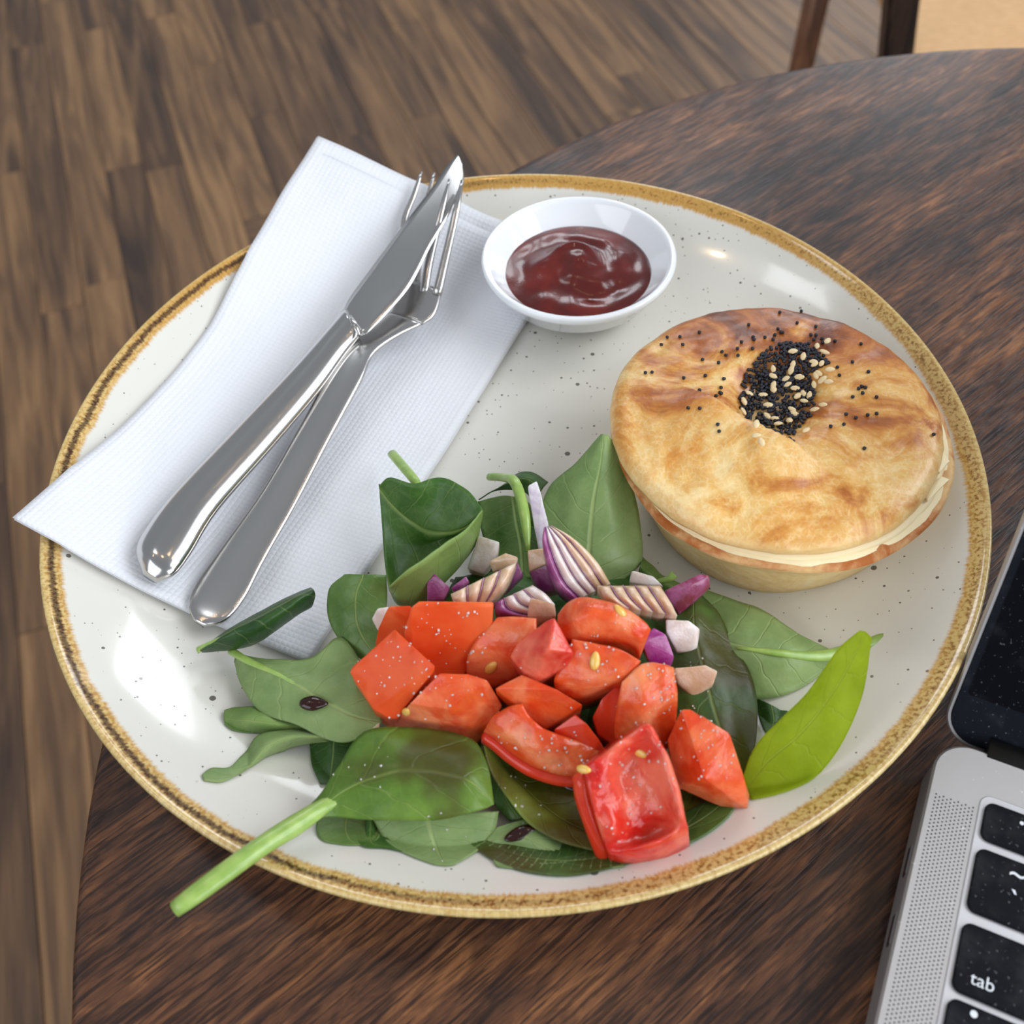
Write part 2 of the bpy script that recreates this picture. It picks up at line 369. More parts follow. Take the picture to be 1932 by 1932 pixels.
# ------------------------------------------------------------------ floor of strips
FDIR = math.radians(106.5); FD = Vector((math.cos(FDIR), math.sin(FDIR), 0)); FN = Vector((FD.y, -FD.x, 0))
FZ = -0.74
def build_floor():
    bm = bmesh.new(); box(bm, (0, 1.5, FZ - .02), (9, 9, .03))
    fl = tag(link('floor', from_bm('floor', bm, False), M_BLACK), 'dark brown wood-look strip floor below the round table', kind='structure')
    cache = {}
    rnd = random.Random(11); count = 0; far = bmesh.new()
    wst = .1965 / 3
    for j in range(-20, 34):
        c0 = -.307 + j * wst; t = -1.5 + rnd.random() * .6
        tend = 4.2
        while t < tend:
            L = rnd.choice((.52, .62, .72, .85, .98))
            key = L
            if key not in cache:
                b = bmesh.new(); rprism(b, 0.0006, -wst / 2 + .0005, L - .0006, wst / 2 - .0005, -.006, 0, .0008, 1, .0006)
                cache[key] = from_bm('plank', b, False); cache[key].materials.append(M_FLOOR)
            p = FD * t + FN * (c0 + wst / 2)
            # keep only what the view (and a step to its side) could show
            d = Vector((p.x, p.y, FZ)) - CAM; zc = d.dot(FW)
            seen = False
            if zc > .15:
                sx, sy = d.dot(RT) / zc * FPX + 966, 966 - d.dot(UP) / zc * FPX
                if -450 < sx < 2150 and -750 < sy < 3400 and not (sx > 700 and sy > 1000) and count < 295:
                    seen = True
                    o = D.objects.new('plank', cache[key]); COL.objects.link(o); o.parent = fl
                    o.location = (p.x, p.y, FZ + .0008 * rnd.random()); o.rotation_euler.z = FDIR; count += 1
            if not seen:
                q = FD * (t + L / 2) + FN * (c0 + wst / 2)
                box(far, (q.x, q.y, FZ - .003), (L - .0012, wst - .001, .006), Matrix.Rotation(FDIR, 3, 'Z'))
            t += L
    tag(link('plank_field', from_bm('plank_field', far, False), M_FLOOR, fl), kind='stuff')
    print('planks', count)
build_floor()

# ------------------------------------------------------------------ round table
TC = Vector((0.22567, 0.13085, 0)); TR = 0.3498
tb = empty('round_table', (TC.x, TC.y, FZ))
H = -FZ
prof = [(0, H - .028), (TR - .006, H - .028), (TR - .001, H - .024), (TR, H - .018), (TR, H - .006), (TR - .0008, H - .0022), (TR - .003, H - .0003), (TR - .006, H), (0, H)]
link('table_top', lathe('table_top', prof, 160), M_TABLE, tb)
link('column', lathe('column', [(0, .03), (.05, .03), (.032, .08), (.03, .6), (.04, H - .03), (.12, H - .028), (0, H - .028)], 40), M_POST, tb)
link('base', lathe('base', [(0, 0), (.22, 0), (.22, .012), (.06, .035), (0, .035)], 64), M_POST, tb)
tag(tb, 'round dark mahogany cafe table with glossy open-grain top under the plate', 'table')

# ------------------------------------------------------------------ chair
def build_chair():
    N = U(1690, 95, -.28); wv = Vector((.085, .996, 0)).normalized(); fv = Vector((wv.y, -wv.x, 0))
    ch = empty('chair', (N.x, N.y, FZ)); L = lambda v: v - Vector((N.x, N.y, FZ))
    Fp = U(1537, 50, -.465); F0 = Vector((Fp.x, Fp.y, -.28))
    # rake of the back upright: the steepest direction in its own plane of sight
    d1, d2 = (U(1690, 95, -.3) - CAM), (U(1700, 0, -.3) - CAM); n = d1.cross(d2).normalized()
    up = (Vector((0, 0, 1)) - n * n.z).normalized()
    def bar(name, P, w, t, m, parent):
        bm = bmesh.new()
        rings = []
        for p in P:
            rings.append([bm.verts.new(L(p) + wv * (w * a) + fv * (t * b)) for a, b in ((-.5, -.5), (.5, -.5), (.5, .5), (-.5, .5))])
        for i in range(len(P) - 1):
            for k in range(4): bm.faces.new((rings[i][k], rings[i][(k + 1) % 4], rings[i + 1][(k + 1) % 4], rings[i + 1][k]))
        bm.faces.new(rings[0][::-1]); bm.faces.new(rings[-1]); fixn(bm)
        bmesh.ops.bevel(bm, geom=bm.edges[:], offset=.003, segments=2, affect='EDGES')
        return link(name, from_bm(name, bm, False), m, parent)
    top = .36
    bar('back_post', [N - up * .04, N, N + up * top], .030, .030, M_POST, ch)
    bar('back_post', [F0 - up * .04, F0, F0 + up * top], .030, .030, M_POST, ch)
    legs = [N, F0, N + fv * .40, F0 + fv * .40]
    for i, q in enumerate(legs):
        foot = Vector((q.x, q.y, FZ)) + (-fv if i < 2 else fv) * .015
        bm = bmesh.new(); tube(bm, [L(foot), L(foot.lerp(q, .5)), L(Vector((q.x, q.y, -.295)))], [.015, .017, .018], 14)
        lg = link('leg', from_bm('leg', bm), M_CHLEG, ch)
        bm = bmesh.new(); tube(bm, [L(foot), L(foot.lerp(q, .06))], [.0165, .0165], 14)
        link('foot_cap', from_bm('foot_cap', bm), M_BLACK, lg)
    # seat panel between the uprights
    bm = bmesh.new()
    a = L(N) + fv * .012 - wv * .03; c = L(F0)
    ww = (c - L(N)).dot(wv) + .06
    for du, dv, dz in ():
        pass
    V = []
    for z in (-.018, 0.0):
        for i in range(9):
            for j in range(9):
                s, q = i / 8, j / 8
                dip = -.008 * (1 - (2 * s - 1) ** 2) * (1 - (2 * q - 1) ** 2) if z == 0 else 0
                V.append(bm.verts.new(a + fv * (.43 * s) + wv * (ww * q) + Vector((0, 0, z + dip))))
    idx = lambda l, i, j: V[l * 81 + i * 9 + j]
    for i in range(8):
        for j in range(8):
            bm.faces.new((idx(1, i, j), idx(1, i + 1, j), idx(1, i + 1, j + 1), idx(1, i, j + 1)))
            bm.faces.new((idx(0, i, j), idx(0, i, j + 1), idx(0, i + 1, j + 1), idx(0, i + 1, j)))
    for i in range(8):
        for j0 in (0, 8): bm.faces.new((idx(0, i, j0), idx(0, i + 1, j0), idx(1, i + 1, j0), idx(1, i, j0)))
        for i0 in (0, 8): bm.faces.new((idx(0, i0, i), idx(0, i0, i + 1), idx(1, i0, i + 1), idx(1, i0, i)))
    fixn(bm); link('seat', from_bm('seat', bm, False), M_SEAT, ch)
    for k in (.24, .32):
        bar('back_rail', [N + up * k, F0 + up * k], .001, .014, M_POST, ch) if False else None
        b = bmesh.new(); tube(b, [L(N + up * k), L(((N + F0) / 2) + up * k - fv * .015), L(F0 + up * k)], [.016] * 3, 12, .6)
        link('back_rail', from_bm('back_rail', b), M_POST, ch)
    tag(ch, 'wooden chair with dark back post and tan seat beyond the table', 'chair')
build_chair()

# ------------------------------------------------------------------ laptop
def build_laptop():
    rz = math.radians(-28)
    lp = empty('laptop', (.1077, .1143, 0), rz)
    T = .0155
    WD, DP = .304, .212
    bm = bmesh.new(); rprism(bm, 0, -DP, WD, 0, .0035, T, .009, 8, .0006); body = link('body', from_bm('body', bm, False), M_ALU, lp)
    bm = bmesh.new(); rprism(bm, .006, -DP + .006, WD - .006, -.006, .0006, .0036, .009, 6)
    link('bottom_case', from_bm('bottom_case', bm, False), M_BLACK, lp)
    for y in (-.034, -.052):
        bm = bmesh.new(); rprism(bm, -.0002, y - .0045, .002, y + .0045, .0085, .0115, .0009, 3); p_ = link('port', from_bm('port', bm, False), simple('port_silver', lin(150, 150, 155), .25, metal=1.0), lp)
    # raised light border and well of the keyboard
    bm = bmesh.new(); rprism(bm, .0122, -.1165, WD - .0122, -.0118, T - .0004, T + .00035, .003, 6, .0003); link('keyboard_deck', from_bm('keyboard_deck', bm, False), simple('deck_silver', lin(206, 206, 210), .4, metal=.5), lp)
    # keys: x start, width per row
    pitch = .01905; rows = [(-.0140, .0103, [1] * 14), (-.0266, .0163, [1] * 13 + [1.5]), (-.0457, .0163, [1.5] + [1] * 12 + [1]), (-.0636, .0163, [1.8] + [1] * 11 + [1.75]), (-.0826, .0163, [2.35] + [1] * 10 + [2.25])]
    legends = {(0, 0): ('.', .0215 - .0136, -.0030, .007), (1, 0): ('~', .0214 - .0136, -.0052, .006), (2, 0): ('tab', .0035, -.0135, .0042), (3, 0): ('.', .0042, -.0024, .012)}
    for r, (y, h, ws) in enumerate(rows):
        x = .0136
        for k, w in enumerate(ws):
            ww = pitch * w - .0024
            if k > 6: break
            bm = bmesh.new(); rprism(bm, 0, -h, ww, 0, 0, .0011, .0022, 5, .0003)
            ky = link('key', from_bm('key', bm, False), M_KEY, lp); ky.location = (x, y, T + .0003)
            if (r, k) in legends:
                ch, lx, ly, sz = legends[(r, k)]
                items = [(ch, lx, ly, sz)]
                if ch == '~': items.append(('\u0060', lx + .0008, ly - .0062, .006))
                for c_, ax, ay, s_ in items:
                    cu = D.curves.new('legend', 'FONT'); cu.body = c_; cu.size = s_; cu.extrude = .00002; cu.offset = .00008 if c_ != 'tab' else 0
                    to = D.objects.new('legend_text', cu); COL.objects.link(to); bpy.context.view_layer.update()
                    lm = D.meshes.new_from_object(to.evaluated_get(bpy.context.evaluated_depsgraph_get())); D.objects.remove(to); D.curves.remove(cu); lm.name = 'legend'
                    lm.materials.clear(); lo = link('legend', lm, M_LEG, ky); lo.location = (ax, ay, .00114)
            x += pitch * w
    # speaker holes
    bm = bmesh.new()
    for i in range(11):
        for j in range(92):
            cx, cy = .0021 + .0009 * i, -.0166 - .00104 * j - (.00052 if i % 2 else 0)
            vs = [bm.verts.new((cx + .00023 * math.cos(a), cy + .00023 * math.sin(a), T + .00006)) for a in [2 * math.pi * q / 6 for q in range(6)]]
            bm.faces.new(vs)
    tag(link('speaker_grille', from_bm('speaker_grille', bm, False), M_BLACK, lp), 'fine grid of black speaker holes', kind='stuff')
    # lid, leaning back on its hinge
    hg = bmesh.new(); tube(hg, [Vector((.012, .0015, T - .003)), Vector((WD - .012, .0015, T - .003))], [.0042, .0042], 16)
    link('hinge', from_bm('hinge', hg), M_BLACK, lp)
    lid = empty('display_lid', (0, .0030, T - .0030)); lid.parent = lp; lid.rotation_euler.x = math.radians(54)
    bm = bmesh.new(); rprism(bm, 0, -.002, WD, .205, -.0042, -.0006, .009, 8, .0004); link('lid_shell', from_bm('lid_shell', bm, False), M_ALU, lid)
    bm = bmesh.new(); rprism(bm, .0010, -.0008, WD - .0010, .204, -.0007, 0, .008, 8, .0002); link('bezel', from_bm('bezel', bm, False), M_BEZEL, lid)
    bm = bmesh.new(); rprism(bm, .0030, .0125, WD - .0030, .202, -.0001, .0002, .001, 3); link('screen', from_bm('screen', bm, False), M_GLASS, lid)
    bm = bmesh.new()
    for sx, sy in ((.0165, .0285),):
        for q in range(24):
            pass
        rprism(bm, sx, sy, sx + .0055, sy + .0055, .0002, .00028, .001, 4)
    link('screen_icon', from_bm('screen_icon', bm, False), simple('icon_grey', lin(176, 180, 192), .3), lid)
    tag(lp, 'open silver laptop with dusty black keys and dark screen beside the plate', 'laptop')
build_laptop()

# ------------------------------------------------------------------ plate
PC = Vector((.00035, .21636, 0))
PIN = [(0, .0065), (.05, .0065), (.08, .0068), (.095, .0080), (.108, .0108), (.120, .0150), (.130, .0198), (.137, .0240), (.1415, .0270)]
def plate_z(r):
    for (a, za), (b, zb) in zip(PIN, PIN[1:]):
        if r <= b: return za + (zb - za) * max(0, r - a) / (b - a)
    return .0276 + (r - .1425) * .1
def pz(p): return plate_z(math.hypot(p.x - PC.x, p.y - PC.y))
prof = [Vector((r, 0, z)) for r, z in PIN]
prof = [(v.x, v.z) for v in crv(prof, 34)]
rim = [(.1425, .02755), (.1433, .0278), (.1439, .0274), (.1441, .0266), (.1437, .0256)]
und = [(.140, .0222), (.132, .0168), (.120, .0108), (.105, .0058), (.092, .0032), (.0885, .0005), (.087, 0), (.083, 0), (.081, .0012), (.079, .0025), (0, .0025)]
pl = link('dinner_plate', lathe('dinner_plate', prof + rim + und, 180), M_PLATE); pl.location = PC
tag(pl, 'large speckled off-white stoneware plate with mottled gold-brown rim', 'plate')

# ------------------------------------------------------------------ napkin
def build_napkin():
    A, B, C, Dd = U(605, 278, .036), U(25, 978, .034), U(583, 1253, .008), U(1070, 489, .008)
    nk = empty('paper_napkin', (-.06, .26, 0)); off = Vector((-.06, .26, 0))
    n, m = 60, 34
    for k, (dz, ins) in enumerate(((.0004, .0005), (.0009, .0), (.0014, .0008), (.0020, .0))):
        V, F = [], []
        for i in range(n + 1):
            for j in range(m + 1):
                u, v = i / n, j / m
                uu = ins * 6 + u * (1 - ins * 12) if k < 3 else .035 + .965 * u
                p = (A * (1 - v) + Dd * v) * (1 - uu) + (B * (1 - v) + C * v) * uu
                r = math.hypot(p.x - PC.x, p.y - PC.y)
                base = plate_z(r)
                if r > .137: base = .0245 + (r - .137) * .42
                wave = .0012 * math.sin(u * 9 + v * 3) * (1 - v) + .0010 * noise.noise(p * 45)
                lift = .0016 * max(0, math.sin(u * math.pi * 2.2)) * (1 - v) ** 2
                V.append(Vector((p.x, p.y, base + dz + .0012 + wave + lift)) - off)
        for i in range(n):
            for j in range(m):
                F.append((i * (m + 1) + j, i * (m + 1) + j + 1, (i + 1) * (m + 1) + j + 1, (i + 1) * (m + 1) + j))
        me = mesh('layer', V, F); uvl = me.uv_layers.new(name='UVMap')
        for l in me.loops:
            q = l.vertex_index; uvl.data[l.index].uv = ((q % (m + 1)) / m, (q // (m + 1)) / n)
        o = link('layer', me, M_NAP, nk); sd = o.modifiers.new('thick', 'SOLIDIFY'); sd.thickness = .0003; sd.offset = 0
    tag(nk, 'folded white embossed paper napkin under the cutlery', 'napkin')
build_napkin()

# ------------------------------------------------------------------ cutlery
def loft(bm, S, n=20, ex=2.0):
    """S: (centre, half-width vector, half-thickness vector, exponent) stations"""
    rings = []
    for c, a, b, e in S:
        ring = []
        for k in range(n):
            t = 2 * math.pi * k / n; cs, sn = math.cos(t), math.sin(t)
            ring.append(bm.verts.new(c + a * (abs(cs) ** (2 / e) * (1 if cs >= 0 else -1)) + b * (abs(sn) ** (2 / e) * (1 if sn >= 0 else -1))))
        rings.append(ring)
    for i in range(len(rings) - 1):
        for k in range(n): bm.faces.new((rings[i][k], rings[i][(k + 1) % n], rings[i + 1][(k + 1) % n], rings[i + 1][k]))
    bm.faces.new(rings[0][::-1]); bm.faces.new(rings[-1]); fixn(bm)
def stations(L, R, Z, TH, n, ex=2.0, tilt=(0, 0, 1)):
    """left and right outline pixels with height of the middle and half thickness -> smooth stations"""
    P = [U(a[0], a[1], z) for a, z in zip(L, Z)]; Q = [U(b[0], b[1], z) for b, z in zip(R, Z)]
    P, Q = crv(P, n), crv(Q, n); T = crv([Vector((t, 0, 0)) for t in TH], n)
    return [((p + q) / 2, (q - p) / 2, Vector(tilt) * t.x, ex) for p, q, t in zip(P, Q, T)]
def build_knife():
    kn = empty('table_knife', (-.08, .24, .01)); off = Vector((-.08, .24, .01))
    # handle: butt -> neck
    L = [(270, 1085), (257, 1042), (275, 1000), (330, 930), (440, 815), (545, 705), (612, 628), (650, 583)]
    R = [(296, 1098), (330, 1082), (362, 1040), (412, 960), (515, 842), (605, 735), (652, 668), (680, 632)]
    Z = [.0208, .0218, .0218, .0216, .0216, .0225, .0238, .0250]
    TH = [.0018, .0042, .0046, .0045, .0042, .0040, .0036, .0032]
    bm = bmesh.new(); S = stations(L, R, Z, TH, 36, 1.75)
    S = [(c - off, a, b, e) for c, a, b, e in S]
    loft(bm, S, 28); link('handle', from_bm('handle', bm), M_KNIFE, kn)
    # bolster ring between handle and blade
    bm = bmesh.new()
    tube(bm, [U(655, 590, .0275) - off, U(668, 612, .0282) - off, U(678, 632, .0275) - off], [.0006, .0011, .0006], 12)
    link('bolster', from_bm('bolster', bm), M_KNIFE, kn)
    # blade: spine on the left, edge on the right
    L = [(650, 586), (662, 562), (700, 510), (755, 436), (815, 358), (845, 315), (864, 295)]
    R = [(682, 634), (702, 620), (770, 545), (812, 465), (850, 400), (874, 350), (872, 310)]
    Z = [.0252, .0262, .0285, .0315, .0345, .0362, .0370]
    n = 40
    P = crv([U(*q, z) for q, z in zip(L, Z)], n); Q = crv([U(*q, z + .0006) for q, z in zip(R, Z)], n)
    V, F = [], []
    m = 7
    for i in range(n):
        for j in range(m):
            s = j / (m - 1); c = P[i].lerp(Q[i], s) - off
            V.append(c + Vector((0, 0, .0007 * (1 - s) + .0001)))
        for j in range(m):
            s = j / (m - 1); c = P[i].lerp(Q[i], s) - off
            V.append(c - Vector((0, 0, .0007 * (1 - s) + .0001)))
    w = 2 * m
    for i in range(n - 1):
        for j in range(m - 1):
            F.append((i * w + j, i * w + j + 1, (i + 1) * w + j + 1, (i + 1) * w + j)); F.append((i * w + m + j, (i + 1) * w + m + j, (i + 1) * w + m + j + 1, i * w + m + j + 1))
        F.append((i * w, (i + 1) * w, (i + 1) * w + m, i * w + m)); F.append((i * w + m - 1, i * w + 2 * m - 1, (i + 1) * w + 2 * m - 1, (i + 1) * w + m - 1))
    bm = bmesh.new(); me = mesh('blade', V, F); bm.from_mesh(me); fixn(bm); bm.to_mesh(me); bm.free()
    link('blade', me, M_KNIFE, kn)
    tag(kn, 'polished steel table knife with thick ridged handle laid across the fork', 'knife')
def build_fork():
    fk = empty('table_fork', (-.06, .25, .01)); off = Vector((-.06, .25, .01))
    L = [(366, 1172), (355, 1140), (372, 1098), (420, 1030), (495, 925), (565, 805), (625, 700), (665, 640), (705, 615), (735, 590)]
    R = [(385, 1182), (425, 1172), (462, 1130), (498, 1060), (560, 950), (620, 835), (680, 725), (705, 670), (750, 635), (800, 610)]
    Z = [.0154, .0157, .0158, .0160, .0170, .0190, .0210, .0215, .0205, .0200]
    TH = [.0008, .0013, .0014, .0013, .0013, .0015, .0017, .0015, .0012, .0011]
    bm = bmesh.new(); S = stations(L, R, Z, TH, 44, 2.4); S = [(c - off, a, b, e) for c, a, b, e in S]
    # shallow trough along the wide end of the handle
    loft(bm, S, 24); link('handle', from_bm('handle', bm), M_FORK, fk)
    # head: shoulder to tine roots
    L = [(735, 592), (742, 575), (752, 552), (762, 530)]
    R = [(798, 612), (818, 598), (828, 575), (833, 548)]
    bm = bmesh.new(); S = stations(L, R, [.0200, .0204, .0212, .0224], [.0011, .0011, .0011, .0010], 12, 2.6); S = [(c - off, a, b, e) for c, a, b, e in S]
    loft(bm, S, 20); link('head', from_bm('head', bm), M_FORK, fk)
    tines = [
        ([(766, 545), (768, 480), (762, 420), (780, 370), (795, 325)], [.0216, .0238, .0270, .0310, .0345], [7.5, 8, 8, 6, 3]),
        ([(786, 548), (790, 480), (796, 420), (808, 370), (819, 327)], [.0216, .0236, .0262, .0300, .0338], [7.5, 7.5, 7, 6, 3]),
        ([(800, 552), (808, 500), (822, 440), (836, 385), (848, 338)], [.0220, .0262, .0318, .0366, .0398], [9, 9, 8, 6, 2.5]),
        ([(824, 556), (836, 505), (850, 445), (862, 390), (872, 340)], [.0222, .0268, .0325, .0374, .0404], [10, 9, 8, 7, 3])]
    for P, Z, Rr in tines:
        bm = bmesh.new(); pts = crv([U(*q, z) for q, z in zip(P, Z)], 16); rr = [v.x for v in crv([Vector((r, 0, 0)) for r in Rr], 16)]
        tube(bm, [p - off for p in pts], [r * .00019 for r in rr], 12, .62); link('tine', from_bm('tine', bm), M_FORK, fk)
    tag(fk, 'steel table fork with curved tines lying beneath the knife on the napkin', 'fork')
build_knife(); build_fork()

# ------------------------------------------------------------------ sauce dish and sauce
def build_dish():
    c = Vector((.0309, .3040, 0)); zb = .0105; zr = .0300
    prof = [(0, zb + .0035), (.016, zb + .0035), (.022, zb + .006), (.0280, zb + .0130), (.0325, zr - .0016), (.0334, zr - .0003), (.0345, zr), (.0352, zr - .0003), (.0355, zr - .0012), (.0350, zr - .0030), (.0335, zr - .0040), (.029, zb + .0075), (.0225, zb + .0025), (.0205, zb), (.018, zb), (.017, zb + .0012), (0, zb + .0012)]
    o = link('sauce_dish', lathe('sauce_dish', prof, 96), M_CHINA); o.location = c
    tag(o, 'small white china dipping dish at the far edge of the plate', 'dish')
    zs = zb + .0128; R = .0276; sc = Vector((.0300, .3020, 0)); V, F = [], []; n, m = 96, 34
    def h(x, y):
        r = math.hypot(x, y) / R; a = math.atan2(y, x)
        mound = .0050 * math.exp(-(((x + .001) ** 2 + (y - .002) ** 2) / .00012))
        sw = .0009 * math.sin(a * 2 - r * 9) * math.exp(-((r - .5) / .32) ** 2) + .0011 * noise.noise(Vector((x, y, 0)) * 140) * (1 - r ** 3)
        ridge = .0022 * math.exp(-((math.hypot(x + .001, y - .001) - .0085) / .0022) ** 2) * max(0, math.sin(a + .3))
        return zs + mound + sw + ridge - .0012 * r ** 6
    V.append((0, 0, h(0, 0)))
    for i in range(1, m + 1):
        for k in range(n):
            a = 2 * math.pi * k / n; r = R * i / m; V.append((r * math.cos(a), r * math.sin(a), h(r * math.cos(a), r * math.sin(a))))
    for k in range(n):
        F.append((0, 1 + k, 1 + (k + 1) % n))
        for i in range(m - 1): F.append((1 + i * n + k, 1 + (i + 1) * n + k, 1 + (i + 1) * n + (k + 1) % n, 1 + i * n + (k + 1) % n))
    b0 = len(V)
    for k in range(n):
        a = 2 * math.pi * k / n; V.append((.020 * math.cos(a), .020 * math.sin(a), zb + .0052))
    for k in range(n): F.append((1 + (m - 1) * n + k, b0 + k, b0 + (k + 1) % n, 1 + (m - 1) * n + (k + 1) % n))
    F.append(tuple(b0 + k for k in range(n))[::-1])
    s = link('tomato_sauce', mesh('tomato_sauce', V, F), M_SAUCE); s.location = (c.x - .0006, c.y - .0006, 0)
    tag(s, 'swirled dark red tomato sauce filling the white dipping dish', 'sauce')
build_dish()

TEX = D.textures.new('lumps', 'CLOUDS'); TEX.noise_scale = .006; TEX.noise_depth = 2
def chunk(name, pts, mat, depth=.012, shrink=.97, bev=.0005, amp=.0004, skin=None, parent=None, org=None, down=.5):
    """a cut piece: visible corners (pixel, height) plus the same corners carried away from the eye and down"""
    P = [U(*q[:2], q[2]) for q in pts]; c = sum(P, Vector()) / len(P)
    depth = depth * 1.45 if depth > .0085 else depth
    view = (c - CAM).normalized(); d = (view * (1 - down) + Vector((0, 0, -1)) * down).normalized() * depth
    Q = [c + (p - c) * shrink + view * depth * .0 for p in P]
    bm = bmesh.new()
    for p in P: bm.verts.new(p)
    for p in Q:
        q = p + d; q.z = max(q.z, pz(q) + .002)
        bm.verts.new(q)
    r = bmesh.ops.convex_hull(bm, input=bm.verts[:])
    junk = [g for g in r['geom_interior'] if isinstance(g, bmesh.types.BMVert)] + [g for g in r['geom_unused'] if isinstance(g, bmesh.types.BMVert)]
    bmesh.ops.delete(bm, geom=list({v for v in junk if v.is_valid}), context='VERTS')
    bmesh.ops.dissolve_limit(bm, angle_limit=math.radians(14), verts=bm.verts[:], edges=bm.edges[:]); fixn(bm)
    bmesh.ops.bevel(bm, geom=bm.edges[:] + bm.verts[:], offset=bev, segments=2, profile=.6, affect='EDGES', clamp_overlap=True)
    bmesh.ops.triangulate(bm, faces=bm.faces[:])
    o_ = org if org is not None else Vector((c.x, c.y, min(v.co.z for v in bm.verts)))
    for v in bm.verts: v.co -= o_
    me = from_bm(name, bm); o = link(name, me, mat, parent)
    if parent is None: o.location = o_
    s = o.modifiers.new('fine', 'SUBSURF'); s.subdivision_type = 'SIMPLE'; s.levels = s.render_levels = 2
    dm = o.modifiers.new('lumps', 'DISPLACE'); dm.texture = TEX; dm.strength = amp; dm.mid_level = .5; dm.texture_coords = 'GLOBAL'
    return o, o_
# ------------------------------------------------------------------ pie
PIE = Vector((.0815, .2065, 0))
def build_pie():
    pie = empty('meat_pie', (PIE.x, PIE.y, .0066)); dz = .0066
    hole = U(1480, 748, .0455) - PIE
    hole2 = U(1420, 800, .0455) - PIE
    RL = .0485
    def edge(a): return RL * (1 + .018 * noise.noise(Vector((math.cos(a) * 1.6, math.sin(a) * 1.6, 3))) + .006 * noise.noise(Vector((math.cos(a) * 9, math.sin(a) * 9, 1))))
    flap_dir = (U(1376, 862, .045) - U(1480, 756, .045)); flap_dir.z = 0; flap_dir.normalize()
    def top(x, y):
        p = Vector((x, y, 0)); r = p.length; a = math.atan2(y, x); q = r / edge(a)
        z = .0412 + .0040 * (1 - q ** 3.0) - .0014 * (max(0, q - .93) / .07) ** 2
        d = math.hypot(x - hole.x, y - hole.y)
        z -= .0062 * math.exp(-(d / .0145) ** 4)
        # the raised front flap beside the hole, with a crease on its inner side
        s = (x - hole.x) * flap_dir.x + (y - hole.y) * flap_dir.y
        if s > 0:
            t = abs((x - hole.x) * flap_dir.y - (y - hole.y) * flap_dir.x)
            k = max(0, min(1, (s - .0150) / .0012)); k = k * k * (3 - 2 * k)
            z += .0036 * k * math.exp(-(max(0, s - .0165) / .014) ** 2) * math.exp(-(t / .022) ** 4)
        z += .0009 * noise.noise(Vector((x, y, 0)) * 70) + .0004 * noise.noise(Vector((x, y, 0)) * 260)
        return z
    V, F = [], []; n, m = 150, 48
    V.append((0, 0, top(0, 0)))
    for i in range(1, m + 1):
        for k in range(n):
            a = 2 * math.pi * k / n; r = edge(a) * (i / m) ** .9; V.append((r * math.cos(a), r * math.sin(a), top(r * math.cos(a), r * math.sin(a))))
    for k in range(n):
        F.append((0, 1 + k, 1 + (k + 1) % n))
        for i in range(m - 1): F.append((1 + i * n + k, 1 + (i + 1) * n + k, 1 + (i + 1) * n + (k + 1) % n, 1 + i * n + (k + 1) % n))
    last = 1 + (m - 1) * n
    for dr, zz in ((.0006, .0385), (.0002, .0370), (-.004, .0360), (-.03, .0360)):
        b = len(V)
        for k in range(n):
            a = 2 * math.pi * k / n; r = edge(a) + dr; V.append((r * math.cos(a), r * math.sin(a), zz + .0004 * noise.noise(Vector((math.cos(a) * 12, math.sin(a) * 12, zz * 100)))))
        for k in range(n): F.append((last + k, b + k, b + (k + 1) % n, last + (k + 1) % n))
        last = b
    F.append(tuple(last + k for k in range(n))[::-1])
    sh = Vector((-.0012, .0022, -dz))
    lid = link('lid', mesh('lid', [Vector(v) for v in V], F), M_LID, pie); lid.location = sh
    # flaky layers between lid and base
    for k, (r0, z0, dx) in enumerate(((.0478, .0352, (.0006, .0006)), (.0486, .0338, (.0014, -.0004)))):
        def wob(r, z, a, i, k=k): return (r * (1 + .012 * noise.noise(Vector((math.cos(a) * 7, math.sin(a) * 7, k * 5 + 2)))) if r > .03 else r), z + .0007 * noise.noise(Vector((math.cos(a) * 5, math.sin(a) * 5, k * 3)))
        me = lathe('flaky_layer', [(.02, z0 - .0014), (r0, z0 - .0010), (r0 + .0004, z0), (r0 - .0004, z0 + .0012), (.02, z0 + .0012)], 120, True, wob)
        o = link('flaky_layer', me, M_FLAKE, pie); o.location = (dx[0], dx[1], -dz)
    prof = [(0, .0068), (.0375, .0068), (.0392, .0078), (.0412, .013), (.0446, .024), (.0478, .0310), (.0498, .0330), (.0502, .0342), (.0490, .0348), (.043, .0345), (0, .0345)]
    def wob(r, z, a, i): 
        k = noise.noise(Vector((math.cos(a) * 2.2, math.sin(a) * 2.2, z * 60)))
        return r * (1 + (.02 * k if r > .03 else 0)), z + (.0006 * noise.noise(Vector((math.cos(a) * 6, math.sin(a) * 6, 7))) if r > .03 and z > .02 else 0)
    o = link('base_crust', lathe('base_crust', prof, 140, False, wob), M_CRUST, pie); o.location = (.0012, -.0008, -dz)
    # seeds
    rnd = random.Random(4)
    def on_lid(px, py):
        p = U(px, py, .0445)
        for _ in range(4):
            q = p - PIE - Vector((sh.x, sh.y, 0)); p = U(px, py, top(q.x, q.y))
        q = p - PIE - Vector((sh.x, sh.y, 0)); e = .0006
        nx, ny = (top(q.x + e, q.y) - top(q.x - e, q.y)) / (2 * e), (top(q.x, q.y + e) - top(q.x, q.y - e)) / (2 * e)
        return Vector((q.x + sh.x, q.y + sh.y, top(q.x, q.y) - dz)), Vector((-nx, -ny, 1)).normalized()
    bm = bmesh.new()
    def seed(bm_, p, r):
        res = bmesh.ops.create_icosphere(bm_, subdivisions=1, radius=r)
        for v in res['verts']: v.co = v.co * (1 + rnd.uniform(-.12, .12)) + p
    spots = []
